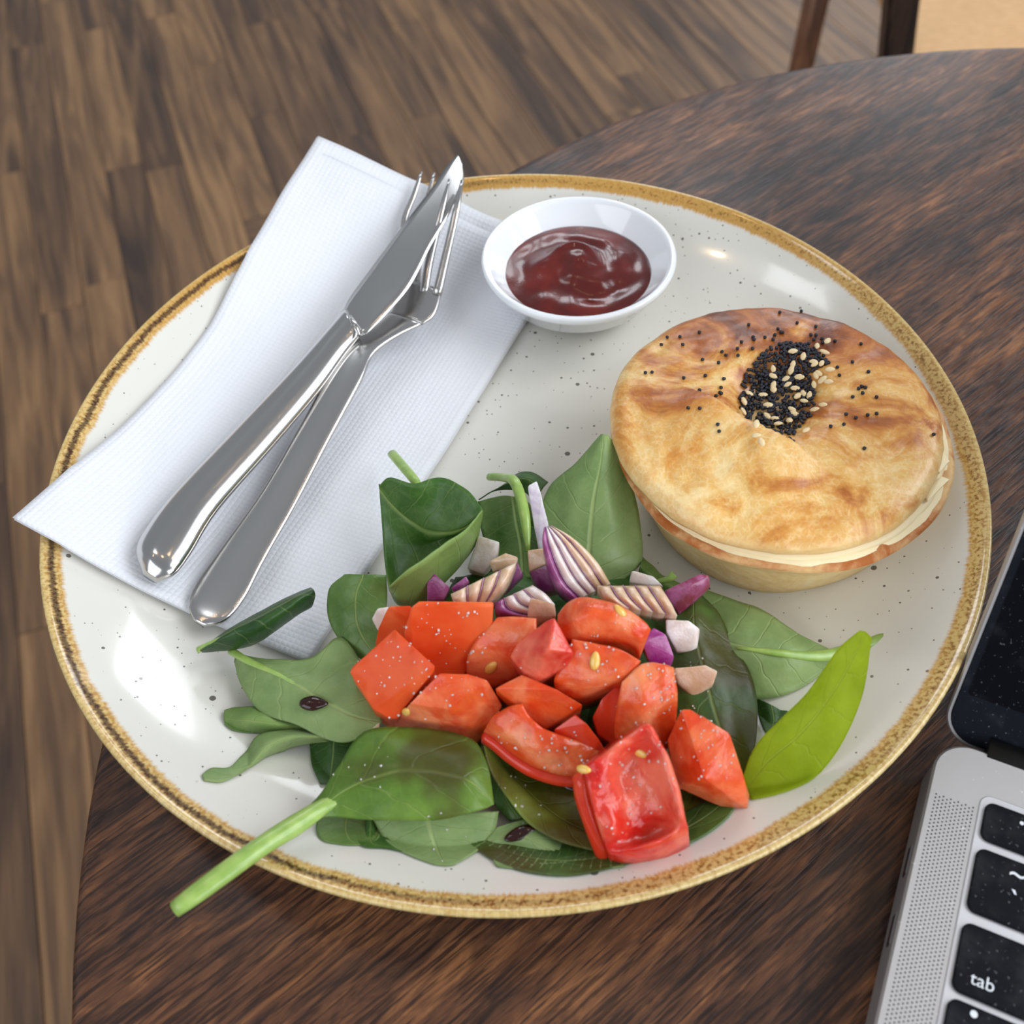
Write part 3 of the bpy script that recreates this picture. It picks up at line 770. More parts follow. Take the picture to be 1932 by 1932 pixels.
    for _ in range(1150):
        a = rnd.uniform(0, 2 * math.pi); r = math.sqrt(rnd.random()) 
        spots.append((1478 + 92 * r * math.cos(a) + 8, 745 + 98 * r * math.sin(a) - 8 * math.cos(a), 1))
    keep = []
    for x, y, _ in spots:
        den = noise.noise(Vector((x * .02, y * .02, 5)))
        if (x - 1470) / 90 + (y - 745) / 300 > .62 + den * .7: continue
        keep.append((x, y))
    for _ in range(70):
        a = rnd.uniform(0, 2 * math.pi); r = 1.0 + abs(rnd.gauss(0, .5)); keep.append((1480 + 96 * r * math.cos(a), 742 + 100 * r * math.sin(a)))
    for q in ((1259, 638), (1283, 637), (1288, 652), (1248, 652), (1218, 705), (1230, 704), (1290, 715), (1325, 680), (1535, 537), (1513, 562), (1473, 628), (1637, 618), (1632, 733), (1608, 750), (1608, 685), (1760, 821), (1575, 645), (1535, 642), (1552, 648), (1620, 735), (1200, 870)): keep.append(q)
    for x, y in keep:
        if y > 850 or x < 1180: continue
        p, nn = on_lid(x, y)
        if math.hypot(x - 1480, y - 745) < 130 and (p.x - sh.x - hole.x) * flap_dir.x + (p.y - sh.y - hole.y) * flap_dir.y > .0142: continue
        seed(bm, p + nn * (.00045 + (.0008 if rnd.random() < .5 and math.hypot(x - 1475, y - 745) < 70 else 0)), .00062)
    tag(link('poppy_seeds', from_bm('poppy_seeds', bm), simple('poppy_black', lin(34, 34, 44), .5), pie), 'blue-black poppy seeds heaped in the lid dimple', kind='stuff')
    bm = bmesh.new(); bmesh.ops.create_uvsphere(bm, u_segments=8, v_segments=6, radius=1)
    for v in bm.verts: v.co = Vector((v.co.x * .0018 * (1 - .25 * max(0, v.co.x)), v.co.y * .00095 * (1 - .45 * max(0, v.co.x)), v.co.z * .0005))
    sm = from_bm('sesame_seed', bm); sm.materials.append(simple('sesame_cream', lin(232, 206, 158), .45, coat=.2))
    ses = [(1493, 668), (1514, 676), (1533, 687), (1554, 672), (1560, 650), (1495, 692), (1458, 693), (1535, 692), (1548, 692), (1493, 700), (1459, 711), (1511, 711), (1541, 713), (1555, 720), (1563, 703), (1485, 714), (1545, 708), (1537, 728), (1459, 729), (1488, 729), (1501, 737), (1459, 741), (1411, 748), (1439, 751), (1518, 748), (1529, 750), (1503, 754), (1399, 764), (1518, 763), (1554, 771), (1396, 781), (1493, 778), (1541, 779), (1498, 787), (1445, 790), (1460, 796), (1426, 806), (1466, 807), (1490, 802), (1520, 820), (1428, 827), (1447, 770), (1540, 660), (1565, 725), (1436, 838)]
    for x, y in ses:
        p, nn = on_lid(x, y); o = D.objects.new('sesame_seed', sm); COL.objects.link(o); o.parent = pie
        o.location = p + nn * .0015
        o.rotation_euler = (nn.to_track_quat('Z', 'Y') @ Matrix.Rotation(rnd.uniform(0, 6.28), 3, 'Z').to_quaternion()).to_euler()
        o.scale = [rnd.uniform(.85, 1.15)] * 3
    for fk in ([(1705, 905), (1735, 893), (1762, 908), (1722, 926)], [(1738, 926), (1776, 898), (1792, 904), (1750, 946)], [(1688, 942), (1720, 928), (1737, 945), (1700, 958)], [(1757, 872), (1780, 850), (1793, 870), (1772, 892)], [(1640, 985), (1672, 968), (1690, 978), (1655, 996)]):
        z0 = .0380 if fk[0][1] < 900 else .0366
        chunk('flake', [(x, y, z0 + .0008 * (i % 2)) for i, (x, y) in enumerate(fk)], M_FLAKE, .0022, .9, bev=.0002, amp=.0008, parent=pie, org=Vector((PIE.x, PIE.y, dz)))
    tag(pie, 'round golden-brown meat pie topped with poppy and sesame seeds', 'pie')
build_pie()

# ------------------------------------------------------------------ spinach leaves
GL = 'baby spinach leaves in the salad'
def leaf(label, mat, rows, tint=None, stem=None, stem_r=None, stem_label=None, nu=34, nv=22, th=.0004, amp=.0009, lift=0.0, vmid=.5):
    """rows: outline and inner lines of pixels with heights, each from base to tip; resampled both ways into one curved blade"""
    Rw = [crv([U(*q[:2], q[2] + lift) for q in r], nu) for r in rows]
    cols = [crv([r[i] for r in Rw], nv) for i in range(nu)]
    allp = [p for c in cols for p in c]; org = sum(allp, Vector()) / len(allp); org.z = min(p.z for p in allp)
    tint = tint or [.5] * len(rows); tv = [v.x for v in crv([Vector((t, 0, 0)) for t in tint], nv)]
    V, F, T = [], [], []
    sd = random.random() * 50
    for i in range(nu):
        for j in range(nv):
            p = cols[i][j]; n = noise.noise(p * 95 + Vector((sd, 0, 0))) + .45 * noise.noise(p * 240 + Vector((sd, 1, 0)))
            z = p.z + amp * n
            lo = pz(p) + .0006
            V.append(Vector((p.x, p.y, max(z, lo))) - org); T.append(max(0, min(1, tv[j])))
    for i in range(nu - 1):
        for j in range(nv - 1): F.append((i * nv + j, (i + 1) * nv + j, (i + 1) * nv + j + 1, i * nv + j + 1))
    me = mesh('blade', V, F); uv = me.uv_layers.new(name='UVMap'); at = me.attributes.new('tint', 'FLOAT', 'POINT')
    at.data.foreach_set('value', T)
    for l in me.loops:
        q = l.vertex_index; vv = (q % nv) / (nv - 1); vv = .5 * vv / vmid if vv < vmid else .5 + .5 * (vv - vmid) / (1 - vmid)
        uv.data[l.index].uv = ((q // nv) / (nu - 1), vv)
    if stem is None:
        o = link('spinach_leaf', me, LF[mat]); o.location = org; root = o
    else:
        root = empty('spinach_leaf', org); o = link('blade', me, LF[mat], root)
        bm = bmesh.new(); pts = crv([U(q[0], q[1], q[2]) for q in stem], 18); rr = [v.x for v in crv([Vector((r, 0, 0)) for r in stem_r], 18)]
        tube(bm, [p - org for p in pts], [r / 1000 for r in rr], 12, .8); link('stem', from_bm('stem', bm), M_STEM, root)
    s = o.modifiers.new('thick', 'SOLIDIFY'); s.thickness = th; s.offset = 0
    tag(root, label, 'leaf', GL)
    return root
# under layer first
leaf('long dark spinach leaf lowest of all, along the near rim under the front tomato', 'wet', [
    [(890, 1612, .010), (938, 1652, .009), (1000, 1678, .009), (1078, 1685, .010), (1160, 1666, .011), (1248, 1638, .012), (1318, 1606, .012), (1366, 1566, .012), (1386, 1528, .013)],
    [(905, 1600, .010), (958, 1630, .010), (1020, 1648, .010), (1090, 1650, .011), (1160, 1635, .012), (1235, 1610, .013), (1300, 1578, .013), (1343, 1548, .013), (1370, 1520, .013)],
    [(920, 1590, .010), (980, 1600, .010), (1040, 1610, .010), (1100, 1610, .011), (1160, 1600, .012), (1220, 1580, .013), (1280, 1550, .013), (1320, 1530, .013), (1350, 1510, .013)]], tint=[.45, .3, .2])
leaf('dark folded spinach leaf under the big long-stemmed leaf, over a dressing spot', 'dark', [
    [(584, 1400, .012), (592, 1450, .010), (610, 1492, .010)], [(630, 1395, .016), (628, 1440, .014), (622, 1485, .012)], [(690, 1390, .014), (670, 1425, .014), (635, 1475, .012)]])
leaf('small round spinach leaf hanging below the long-stemmed leaf base', 'mid', [
    [(607, 1543, .014), (609, 1589, .011), (626, 1616, .010), (662, 1625, .009)], [(655, 1535, .017), (658, 1575, .014), (668, 1604, .012), (684, 1622, .010)], [(720, 1540, .015), (724, 1580, .013), (722, 1605, .011), (704, 1618, .010)]])
leaf('crumpled dark spinach leaf with ragged end below the long-stemmed leaf', 'dark', [
    [(690, 1545, .016), (678, 1590, .015), (695, 1617, .013), (740, 1624, .011), (792, 1641, .009)], [(700, 1545, .018), (700, 1588, .018), (715, 1608, .015), (755, 1622, .012), (797, 1638, .010)], [(720, 1545, .016), (735, 1590, .015), (750, 1604, .013), (775, 1616, .011), (804, 1634, .009)]], tint=[.6, .9, .3], amp=.0012)
leaf('pale rounded spinach leaf with short cut stem pointing over the near rim', 'pale', [
    [(704, 1546, .020), (734, 1596, .017), (780, 1630, .014), (826, 1651, .013)], [(760, 1540, .021), (790, 1590, .019), (815, 1625, .016), (842, 1653, .013)], [(850, 1535, .021), (850, 1580, .019), (850, 1620, .016), (850, 1653, .013)], [(941, 1532, .020), (932, 1572, .017), (905, 1615, .014), (862, 1651, .013)]],
    stem=[(842, 1630, .012), (815, 1665, .015), (787, 1690, .019)], stem_r=[1.9, 2.2, 2.3])
leaf('thin green spinach leaf with a white cut stalk end near the plate rim', 'pale', [
    [(930, 1630, .014), (970, 1618, .013), (1040, 1643, .013), (1100, 1654, .013), (1172, 1657, .013)], [(936, 1641, .016), (970, 1640, .014), (1040, 1655, .013), (1100, 1661, .013), (1174, 1660, .013)], [(942, 1652, .014), (972, 1661, .012), (1040, 1666, .012), (1100, 1668, .012), (1176, 1664, .012)]], tint=[.9, .7, .3])
leaf('green spinach leaf with a dark dressing streak near its stalk', 'pale', [
    [(937, 1561, .018), (1000, 1547, .018), (1060, 1585, .017), (1110, 1607, .016), (1165, 1625, .015)], [(912, 1590, .016), (985, 1580, .019), (1050, 1610, .018), (1100, 1630, .016), (1160, 1640, .015)], [(911, 1604, .014), (985, 1616, .015), (1035, 1640, .014), (1085, 1652, .013), (1152, 1654, .013)]], tint=[.3, .7, .4])
leaf('narrow dark spinach leaf edge between the two big front leaves', 'wet', [
    [(908, 1405, .019), (914, 1460, .017), (930, 1512, .016), (963, 1550, .015)], [(925, 1405, .019), (935, 1460, .018), (955, 1510, .017), (980, 1547, .016)], [(950, 1405, .018), (965, 1460, .017), (985, 1510, .016), (1000, 1543, .016)]])
leaf('large brownish spinach leaf soaked in dressing below the curved tomato slice', 'brown', [
    [(910, 1392, .024), (923, 1452, .023), (958, 1506, .022), (1000, 1555, .021), (1060, 1590, .021), (1138, 1609, .021)], [(924, 1394, .022), (946, 1446, .0205), (984, 1492, .0195), (1026, 1534, .019), (1078, 1566, .0195), (1140, 1588, .020)], [(935, 1395, .020), (960, 1440, .018), (1000, 1482, .017), (1045, 1520, .017), (1090, 1550, .018), (1142, 1575, .019)], [(970, 1395, .019), (1010, 1425, .017), (1060, 1450, .017), (1100, 1480, .017), (1130, 1515, .018), (1155, 1550, .018)]], tint=[1.2, 1.0, .2, .1])
leaf('brown-green spinach leaf showing between the two front tomato chunks', 'brown', [
    [(1240, 1600, .016), (1300, 1578, .016), (1342, 1556, .016), (1363, 1522, .017)], [(1250, 1550, .017), (1290, 1540, .017), (1320, 1532, .017), (1350, 1512, .017)], [(1255, 1490, .016), (1285, 1490, .016), (1310, 1498, .016), (1335, 1500, .017)]], tint=[.5, .3, .2])
leaf('drooping twisted spinach leaf with mottled light streaks reaching the plate', 'pale', [
    [(612, 1384, .017), (545, 1379, .016), (488, 1390, .016), (462, 1430, .014), (445, 1467, .012), (418, 1479, .010), (406, 1499, .009)], [(616, 1390, .019), (560, 1392, .019), (512, 1404, .019), (478, 1440, .017), (458, 1472, .014), (430, 1494, .012), (408, 1505, .010)], [(622, 1397, .016), (575, 1405, .014), (536, 1418, .013), (495, 1444, .011), (473, 1477, .010), (441, 1508, .009), (411, 1510, .009)]], tint=[.1, .6, .9])
leaf('small rounded spinach leaf poking out above the drooping twisted leaf', 'mid', [
    [(424, 1341, .014), (450, 1334, .015), (503, 1338, .016), (575, 1360, .015)], [(423, 1356, .015), (455, 1360, .017), (505, 1364, .018), (580, 1372, .016)], [(427, 1372, .013), (450, 1387, .012), (505, 1387, .012), (585, 1384, .013)]], tint=[.6, .8, .4])
leaf('broad matt spinach leaf with a drop of dressing beside the napkin corner', 'pale', [
    [(440, 1230, .016), (508, 1244, .020), (590, 1240, .021), (645, 1205, .021), (705, 1290, .022), (724, 1348, .021)], [(444, 1236, .016), (500, 1262, .021), (560, 1293, .022), (610, 1322, .022), (665, 1350, .022), (720, 1362, .021)], [(442, 1246, .014), (455, 1292, .016), (492, 1342, .018), (562, 1370, .019), (640, 1402, .020), (700, 1386, .020)]], tint=[.35, .5, .4],
    stem=[(436, 1228, .016), (470, 1248, .0195), (520, 1270, .0215), (570, 1298, .0222)], stem_r=[1.2, 1.0, .8, .4])
leaf('tightly rolled dark spinach leaf lying on the napkin corner', 'dark', [
    [(374, 1225, .020), (430, 1190, .022), (475, 1163, .023), (535, 1131, .024), (586, 1109, .024)], [(378, 1226, .022), (432, 1196, .027), (478, 1172, .029), (538, 1141, .030), (592, 1114, .029)], [(380, 1228, .019), (438, 1212, .024), (484, 1192, .027), (538, 1160, .028), (594, 1124, .027)], [(382, 1229, .017), (448, 1224, .017), (490, 1210, .018), (536, 1178, .020), (587, 1144, .022)], [(380, 1228, .016), (440, 1215, .014), (485, 1196, .014), (530, 1165, .015), (580, 1135, .018)]], tint=[.4, .2, .15, .3, .3], nv=26, vmid=.2,
    stem=[(374, 1226, .020), (425, 1201, .0255), (470, 1178, .0283)], stem_r=[1.0, .7, .35])
leaf('upright folded spinach leaf standing against the tomatoes beside the napkin edge', 'mid', [
    [(650, 1082, .034), (622, 1112, .028), (620, 1165, .022), (645, 1212, .020), (690, 1250, .019)], [(672, 1082, .036), (655, 1120, .031), (655, 1170, .025), (672, 1210, .022), (705, 1245, .020)], [(700, 1084, .036), (690, 1125, .031), (690, 1170, .026), (702, 1205, .023), (720, 1235, .021)], [(729, 1086, .034), (730, 1130, .029), (726, 1180, .025), (728, 1205, .023), (735, 1225, .021)]], tint=[.5, .35, .3, .4])
for lab, pts in (('added dark filler leaf buried under the flat tomatoes at the back', ((720, 1180, 905, 1165), (700, 1340, 930, 1300))),
                 ('added dark filler leaf buried under the middle of the tomato pile', ((900, 1170, 1080, 1180), (890, 1420, 1130, 1440))),
                 ('added dark filler leaf buried under the ribbed tomato and onion', ((1060, 1150, 1270, 1170), (1090, 1420, 1300, 1440))),
                 ('added dark filler leaf buried under the layered onion pieces', ((860, 1090, 1010, 1080), (850, 1200, 1020, 1200))),
                 ('added dark filler leaf buried below the large purple onion', ((1000, 1080, 1210, 1085), (1000, 1200, 1240, 1200)))):
    (x0, y0, x1, y1), (x2, y2, x3, y3) = pts  # filler leaves, added so the gaps in the pile read dark
    leaf(lab, 'dark', [[(x0, y0, .015), ((x0 + x2) / 2 - 20, (y0 + y2) / 2, .016), (x2, y2, .014)], [((x0 + x1) / 2, y0 - 10, .019), ((x0 + x1) / 2, (y0 + y2) / 2, .020), ((x2 + x3) / 2, y2 + 15, .017)], [(x1, y1, .015), ((x1 + x3) / 2 + 20, (y1 + y3) / 2, .016), (x3, y3, .014)]], amp=.0012)
# back leaves
leaf('dark curled spinach leaf at the back behind the bent stem', 'dark', [
    [(903, 942, .012), (940, 925, .016), (985, 928, .018), (1010, 950, .018)], [(930, 928, .014), (965, 908, .020), (995, 905, .021), (1022, 925, .020)], [(950, 922, .012), (972, 897, .018), (1000, 892, .019), (1034, 908, .018)]])
leaf('dark green spinach leaf with a bent stem hooked over the plate', 'mid', [
    [(902, 945, .020), (905, 985, .018), (920, 1040, .016), (945, 1095, .015)], [(945, 936, .022), (950, 985, .020), (960, 1035, .018), (968, 1092, .016)], [(985, 942, .022), (995, 985, .020), (1005, 1035, .018), (1005, 1090, .016)], [(998, 950, .020), (1018, 985, .018), (1032, 1035, .017), (1030, 1090, .015)]], tint=[.3, .25, .2, .3],
    stem=[(924, 899, .018), (950, 901, .022), (970, 908, .026), (984, 945, .026), (992, 990, .025), (996, 1040, .022)], stem_r=[1.5, 1.5, 1.7, 1.7, 1.5, .6])
leaf('big broad spinach leaf standing upright against the pie', 'pale', [
    [(1050, 1100, .020), (1026, 1050, .022), (1018, 985, .024), (1036, 920, .028), (1085, 876, .033), (1134, 819, .040)], [(1080, 1105, .019), (1078, 1055, .023), (1080, 1000, .026), (1092, 940, .031), (1114, 885, .035), (1138, 818, .041)], [(1125, 1105, .018), (1145, 1060, .023), (1148, 1000, .027), (1148, 940, .031), (1148, 880, .035), (1142, 819, .041)], [(1170, 1100, .016), (1210, 1060, .019), (1207, 985, .023), (1195, 925, .027), (1174, 860, .034), (1147, 820, .040)]], tint=[.3, .35, .45, .8])
leaf('cupped spinach leaf with pale underside curling up at the back', 'mid', [
    [(716, 919, .034), (735, 903, .037), (780, 912, .038), (831, 901, .038), (880, 925, .038), (910, 960, .036)],
    [(716, 926, .031), (742, 958, .027), (778, 988, .024), (820, 1008, .024), (868, 1000, .029), (910, 964, .036)],
    [(726, 1055, .020), (750, 1065, .017), (790, 1045, .016), (830, 1022, .017), (880, 992, .022), (909, 967, .032)],
    [(734, 1110, .025), (755, 1144, .020), (805, 1135, .019), (850, 1088, .021), (896, 1028, .024), (909, 973, .031)],
    [(735, 1105, .038), (765, 1078, .042), (805, 1048, .044), (840, 1026, .044), (870, 1007, .043), (910, 963, .037)]], tint=[.1, .15, .1, 1.0, 1.0], nv=34, vmid=.23,
    stem=[(740, 856, .020), (762, 882, .026), (782, 906, .030), (800, 935, .029)], stem_r=[1.6, 1.6, 1.5, .9])
# right side
leaf('small spinach leaf with a stalk nub peeking behind the stained onion', 'mid', [
    [(1212, 1050, .018), (1232, 1068, .018), (1250, 1086, .017), (1300, 1108, .016)], [(1208, 1066, .020), (1228, 1085, .020), (1248, 1098, .019), (1290, 1116, .017)], [(1204, 1085, .017), (1222, 1105, .017), (1245, 1115, .016), (1280, 1125, .016)]], tint=[.7, .5, .4],
    stem=[(1240, 1098, .021), (1262, 1092, .023), (1272, 1083, .024)], stem_r=[.8, 1.1, 1.3])
leaf('pale spinach leaf lying flat beside the pie with its stem toward the laptop', 'pale', [
    [(1315, 1110, .016), (1389, 1133, .018), (1430, 1146, .018), (1480, 1177, .017), (1525, 1206, .016), (1570, 1227, .014)], [(1330, 1170, .018), (1390, 1195, .021), (1440, 1205, .021), (1490, 1215, .020), (1535, 1225, .017), (1574, 1233, .015)], [(1340, 1225, .018), (1390, 1240, .020), (1440, 1248, .020), (1490, 1250, .019), (1535, 1245, .017), (1575, 1239, .015)], [(1350, 1280, .014), (1400, 1316, .013), (1440, 1320, .012), (1492, 1309, .012), (1537, 1285, .012), (1574, 1247, .013)]], tint=[.4, .5, .6, .6],
    stem=[(1390, 1222, .0215), (1461, 1231, .021), (1530, 1238, .018), (1580, 1233, .016), (1650, 1212, .015), (1727, 1176, .016)], stem_r=[.4, 1.0, 1.5, 1.9, 1.9, 1.9])
leaf('tiny dark spinach leaf tucked between the wet leaf and the bright leaf', 'dark', [
    [(1427, 1318, .012), (1432, 1355, .012), (1442, 1388, .012)], [(1455, 1332, .014), (1460, 1355, .014), (1458, 1378, .013)], [(1484, 1348, .012), (1482, 1354, .012), (1474, 1364, .012)]])
leaf('dark wet spinach leaf with dressing under the onion beside the tomatoes', 'wet', [
    [(1300, 1118, .022), (1262, 1180, .022), (1245, 1250, .021), (1255, 1320, .020), (1295, 1385, .019), (1360, 1440, .017), (1400, 1462, .015)], [(1310, 1117, .023), (1310, 1180, .026), (1325, 1250, .025), (1340, 1310, .024), (1358, 1370, .022), (1382, 1425, .019), (1402, 1462, .016)], [(1320, 1117, .022), (1355, 1158, .021), (1386, 1222, .020), (1414, 1270, .019), (1428, 1330, .018), (1424, 1405, .017), (1405, 1462, .016)]], tint=[.5, .25, .1])
leaf('bright yellow-green backlit spinach leaf standing at the near side of the plate', 'bright', [
    [(1400, 1470, .020), (1425, 1408, .027), (1480, 1350, .033), (1520, 1312, .037), (1556, 1262, .041), (1584, 1222, .044), (1622, 1191, .046)], [(1405, 1492, .018), (1448, 1436, .024), (1505, 1388, .029), (1550, 1335, .033), (1588, 1278, .038), (1612, 1232, .042), (1632, 1193, .045)], [(1412, 1523, .015), (1461, 1511, .017), (1512, 1487, .020), (1550, 1455, .023), (1592, 1395, .027), (1628, 1305, .033), (1643, 1205, .043)]], tint=[.3, .5, .4])
leaf('large glossy spinach leaf with a long stem reaching over the plate rim', 'dress', [
    [(556, 1543, .030), (604, 1500, .027), (640, 1448, .027), (690, 1380, .028), (790, 1372, .028), (885, 1392, .027), (918, 1440, .026), (931, 1514, .025)], [(560, 1554, .030), (614, 1519, .028), (670, 1482, .029), (740, 1458, .030), (810, 1455, .030), (875, 1470, .029), (908, 1492, .027), (931, 1516, .025)], [(566, 1564, .030), (618, 1541, .026), (690, 1547, .024), (770, 1549, .024), (835, 1546, .024), (888, 1535, .024), (915, 1526, .024), (932, 1518, .025)]], tint=[.2, .35, .4],
    stem=[(330, 1716, .033), (370, 1686, .034), (430, 1642, .034), (500, 1592, .032), (560, 1555, .0290), (620, 1516, .0270), (720, 1466, .0284)], stem_r=[2.0, 2.4, 2.5, 2.5, 2.7, 1.9, .35])

# ------------------------------------------------------------------ chopped tomato
GT = 'diced tomato on the salad'
ROOTS = []
def slab(name, rows, mat, d=(0, .004, -.016), shrink=.98, parent=None, porg=None, amp=.0006, nu=26, nv=22, linear=False, pits=None):
    """a soft cut piece: the seen face as a curved grid, carried down to a closed body"""
    Rw = [crv([U(*q[:2], q[2]) for q in r], nu, linear) for r in rows]
    cols = [crv([r[i] for r in Rw], nv, linear) for i in range(nu)]
    allp = [p for c in cols for p in c]; c = sum(allp, Vector()) / len(allp); dd = Vector(d); sd = random.random() * 40
    org = Vector((c.x, c.y, c.z + d[2])); V, F = [], []
    for i in range(nu):
        for j in range(nv):
            p = cols[i][j]; n = noise.noise(p * 170 + Vector((sd, 0, 0))) + .5 * noise.noise(p * 420 + Vector((0, sd, 0)))
            e = min(i, nu - 1 - i, j, nv - 1 - j) / 3.0
            rnd_ = -.0004 * max(0, 1 - e * 1.5) ** 2
            V.append(p + Vector((0, -.3, 1)) * (amp * n + rnd_))
    idx = lambda i, j: i * nv + j
    for i in range(nu - 1):
        for j in range(nv - 1): F.append((idx(i, j), idx(i + 1, j), idx(i + 1, j + 1), idx(i, j + 1)))
    B = [idx(i, 0) for i in range(nu)] + [idx(nu - 1, j) for j in range(1, nv)] + [idx(i, nv - 1) for i in range(nu - 2, -1, -1)] + [idx(0, j) for j in range(nv - 2, 0, -1)]
    prev = B
    for f, s in ((.12, 1.0), (.55, (1 + shrink) / 2), (1.0, shrink)):
        b0 = len(V)
        for b in B:
            q = c + (V[b] - c) * s + dd * f; q.z = max(q.z, pz(q) + .002); V.append(q)
        cur = list(range(b0, b0 + len(B)))
        for k in range(len(B)):
            k2 = (k + 1) % len(B); F.append((prev[k], prev[k2], cur[k2], cur[k]))
        prev = cur
    F.append(tuple(prev))
    me = mesh(name, [v - org for v in V], F); bm = bmesh.new(); bm.from_mesh(me); fixn(bm); bm.to_mesh(me); bm.free(); me.polygons.foreach_set('use_smooth', [True] * len(me.polygons))
    o = link(name, me, mat, parent); o.location = org - porg if parent else org
    return o
def bvh_of(o):
    dg = bpy.context.evaluated_depsgraph_get(); e = o.evaluated_get(dg); me = e.to_mesh()
    mw = o.matrix_basis
    t = BVHTree.FromPolygons([mw @ v.co for v in me.vertices], [tuple(p.vertices) for p in me.polygons]); e.to_mesh_clear()
    return t
SEEDM = None
def seed_on(o, px, py, ang, size=1.0):
    """a pale seed pressed into the cut face of a tomato piece"""
    global SEEDM
    if SEEDM is None:
        bm = bmesh.new(); bmesh.ops.create_uvsphere(bm, u_segments=12, v_segments=8, radius=1)
        for v in bm.verts: v.co = Vector((v.co.x * .0021 * (1 - .2 * v.co.x), v.co.y * .0011 * (1 - .35 * v.co.x), v.co.z * .0007))
        SEEDM = from_bm('seed', bm); SEEDM.materials.append(M_SEED)
    d = (U(px, py, 0) - CAM).normalized(); h = bvh_of(o).ray_cast(CAM, d)
    if h[0] is None: return
    s = D.objects.new('seed', SEEDM); COL.objects.link(s); s.parent = o
    s.location = h[0] - o.location; n = h[1] if h[1].dot(d) < 0 else -h[1]
    s.rotation_euler = (n.to_track_quat('Z', 'Y') @ Matrix.Rotation(ang, 3, 'Z').to_quaternion()).to_euler(); s.scale = [size] * 3
def tomato(o, label):
    tag(o, label, 'tomato', GT); ROOTS.append(o); return o
NM = 'tomato_chunk'
t3 = tomato(chunk(NM, [(733, 1143, .040), (775, 1142, .040), (790, 1180, .036), (785, 1215, .030), (735, 1232, .024), (708, 1214, .026), (713, 1185, .032)], M_TOMO, .012)[0], 'orange tomato chunk half hidden behind the salted square one')
t2 = tomato(chunk(NM, [(776, 1144, .046), (790, 1134, .047), (931, 1135, .047), (929, 1172, .042), (880, 1228, .034), (878, 1270, .028), (815, 1284, .026), (775, 1255, .030), (762, 1194, .038)], M_TOMO, .014)[0], 'largest flat orange-red tomato chunk at the back, straight top edge')
t1 = tomato(chunk(NM, [(744, 1187, .046), (820, 1256, .042), (819, 1264, .041), (748, 1355, .027), (733, 1355, .027), (705, 1338, .029), (660, 1268, .035), (664, 1258, .036)], M_TOMO, .011, bev=.0008)[0], 'square orange tomato piece covered in coarse salt on one corner')
t4 = tomato(chunk(NM, [(829, 1270, .040), (883, 1271, .040), (920, 1283, .039), (843, 1338, .033), (773, 1328, .034), (948, 1331, .030), (914, 1387, .021), (901, 1401, .018), (822, 1404, .016), (766, 1386, .017), (741, 1363, .021)], M_TOM, .010)[0], 'wedge tomato chunk with darkened foot and pale highlight, above the long-stemmed leaf')
seed_on(t4, 767, 1342, 1.2)
t5 = tomato(slab(NM, [[(938, 1164, .042), (975, 1163, .043), (1012, 1166, .043)], [(900, 1205, .038), (955, 1205, .040), (1012, 1200, .041)], [(882, 1240, .034), (940, 1250, .034), (1000, 1240, .035)], [(880, 1269, .029), (925, 1293, .027), (985, 1273, .029)]], M_TOM, amp=.0004), 'translucent tomato slice with one yellow seed, left of the pink-red cube')
seed_on(t5, 928, 1258, 1.0, 1.15)
t7 = tomato(slab(NM, [[(1052, 1160, .042), (1075, 1134, .045), (1110, 1125, .047), (1166, 1139, .047), (1213, 1168, .045), (1228, 1187, .043)], [(1052, 1180, .042), (1080, 1165, .046), (1115, 1155, .048), (1165, 1165, .047), (1205, 1190, .044), (1221, 1205, .041)], [(1056, 1205, .040), (1085, 1205, .042), (1120, 1205, .042), (1160, 1208, .041), (1195, 1218, .040), (1208, 1238, .037)]], M_TOM, amp=.0009), 'bumpy wet rounded tomato piece at the back by the layered onion')
seed_on(t7, 1168, 1150, .6)
t9 = tomato(chunk(NM, [(933, 1299, .038), (984, 1272, .040), (1049, 1300, .040), (1100, 1330, .036), (1083, 1338, .034), (1030, 1376, .027), (995, 1348, .031)], M_TOM, .012)[0], 'yellow-centred tomato piece in the middle under the pink-red cube')
t11 = tomato(chunk(NM, [(1118, 1352, .030), (1135, 1318, .034), (1165, 1290, .036), (1200, 1300, .034), (1190, 1375, .026), (1165, 1410, .024), (1128, 1385, .026)], M_SKIN, .012)[0], 'dark red tomato piece in shadow behind the front cube')
t8 = tomato(slab(NM, [[(1080, 1205, .046), (1120, 1212, .046), (1165, 1222, .046), (1209, 1246, .046)], [(1066, 1245, .043), (1115, 1248, .044), (1160, 1255, .044), (1196, 1262, .044)], [(1046, 1280, .039), (1100, 1290, .040), (1140, 1285, .041), (1175, 1283, .041)], [(1050, 1304, .035), (1072, 1314, .034), (1106, 1312, .035), (1165, 1289, .039)]], M_TOM, amp=.0007), 'fan-shaped tomato slice with a big seed in the middle of the pile')
seed_on(t8, 1123, 1243, 1.5, 1.15)
t6 = tomato(chunk(NM, [(1030, 1170, .050), (1046, 1164, .051), (1066, 1202, .049), (1083, 1232, .047), (1066, 1257, .043), (1004, 1293, .036), (962, 1238, .043), (976, 1215, .045), (1035, 1225, .050)], M_TOMR, .011)[0], 'pinkish red tomato cube on the very top of the pile')
t10 = tomato(slab(NM, [[(1173, 1287, .042), (1212, 1252, .045), (1250, 1252, .045), (1272, 1258, .044)], [(1165, 1330, .037), (1205, 1310, .041), (1245, 1305, .041), (1278, 1312, .039)], [(1160, 1375, .030), (1205, 1365, .034), (1245, 1360, .034), (1275, 1365, .031)], [(1165, 1420, .024), (1210, 1415, .026), (1245, 1415, .026), (1262, 1410, .024)]], M_TOM, amp=.0009), 'tall ribbed wet tomato piece behind the front cube')
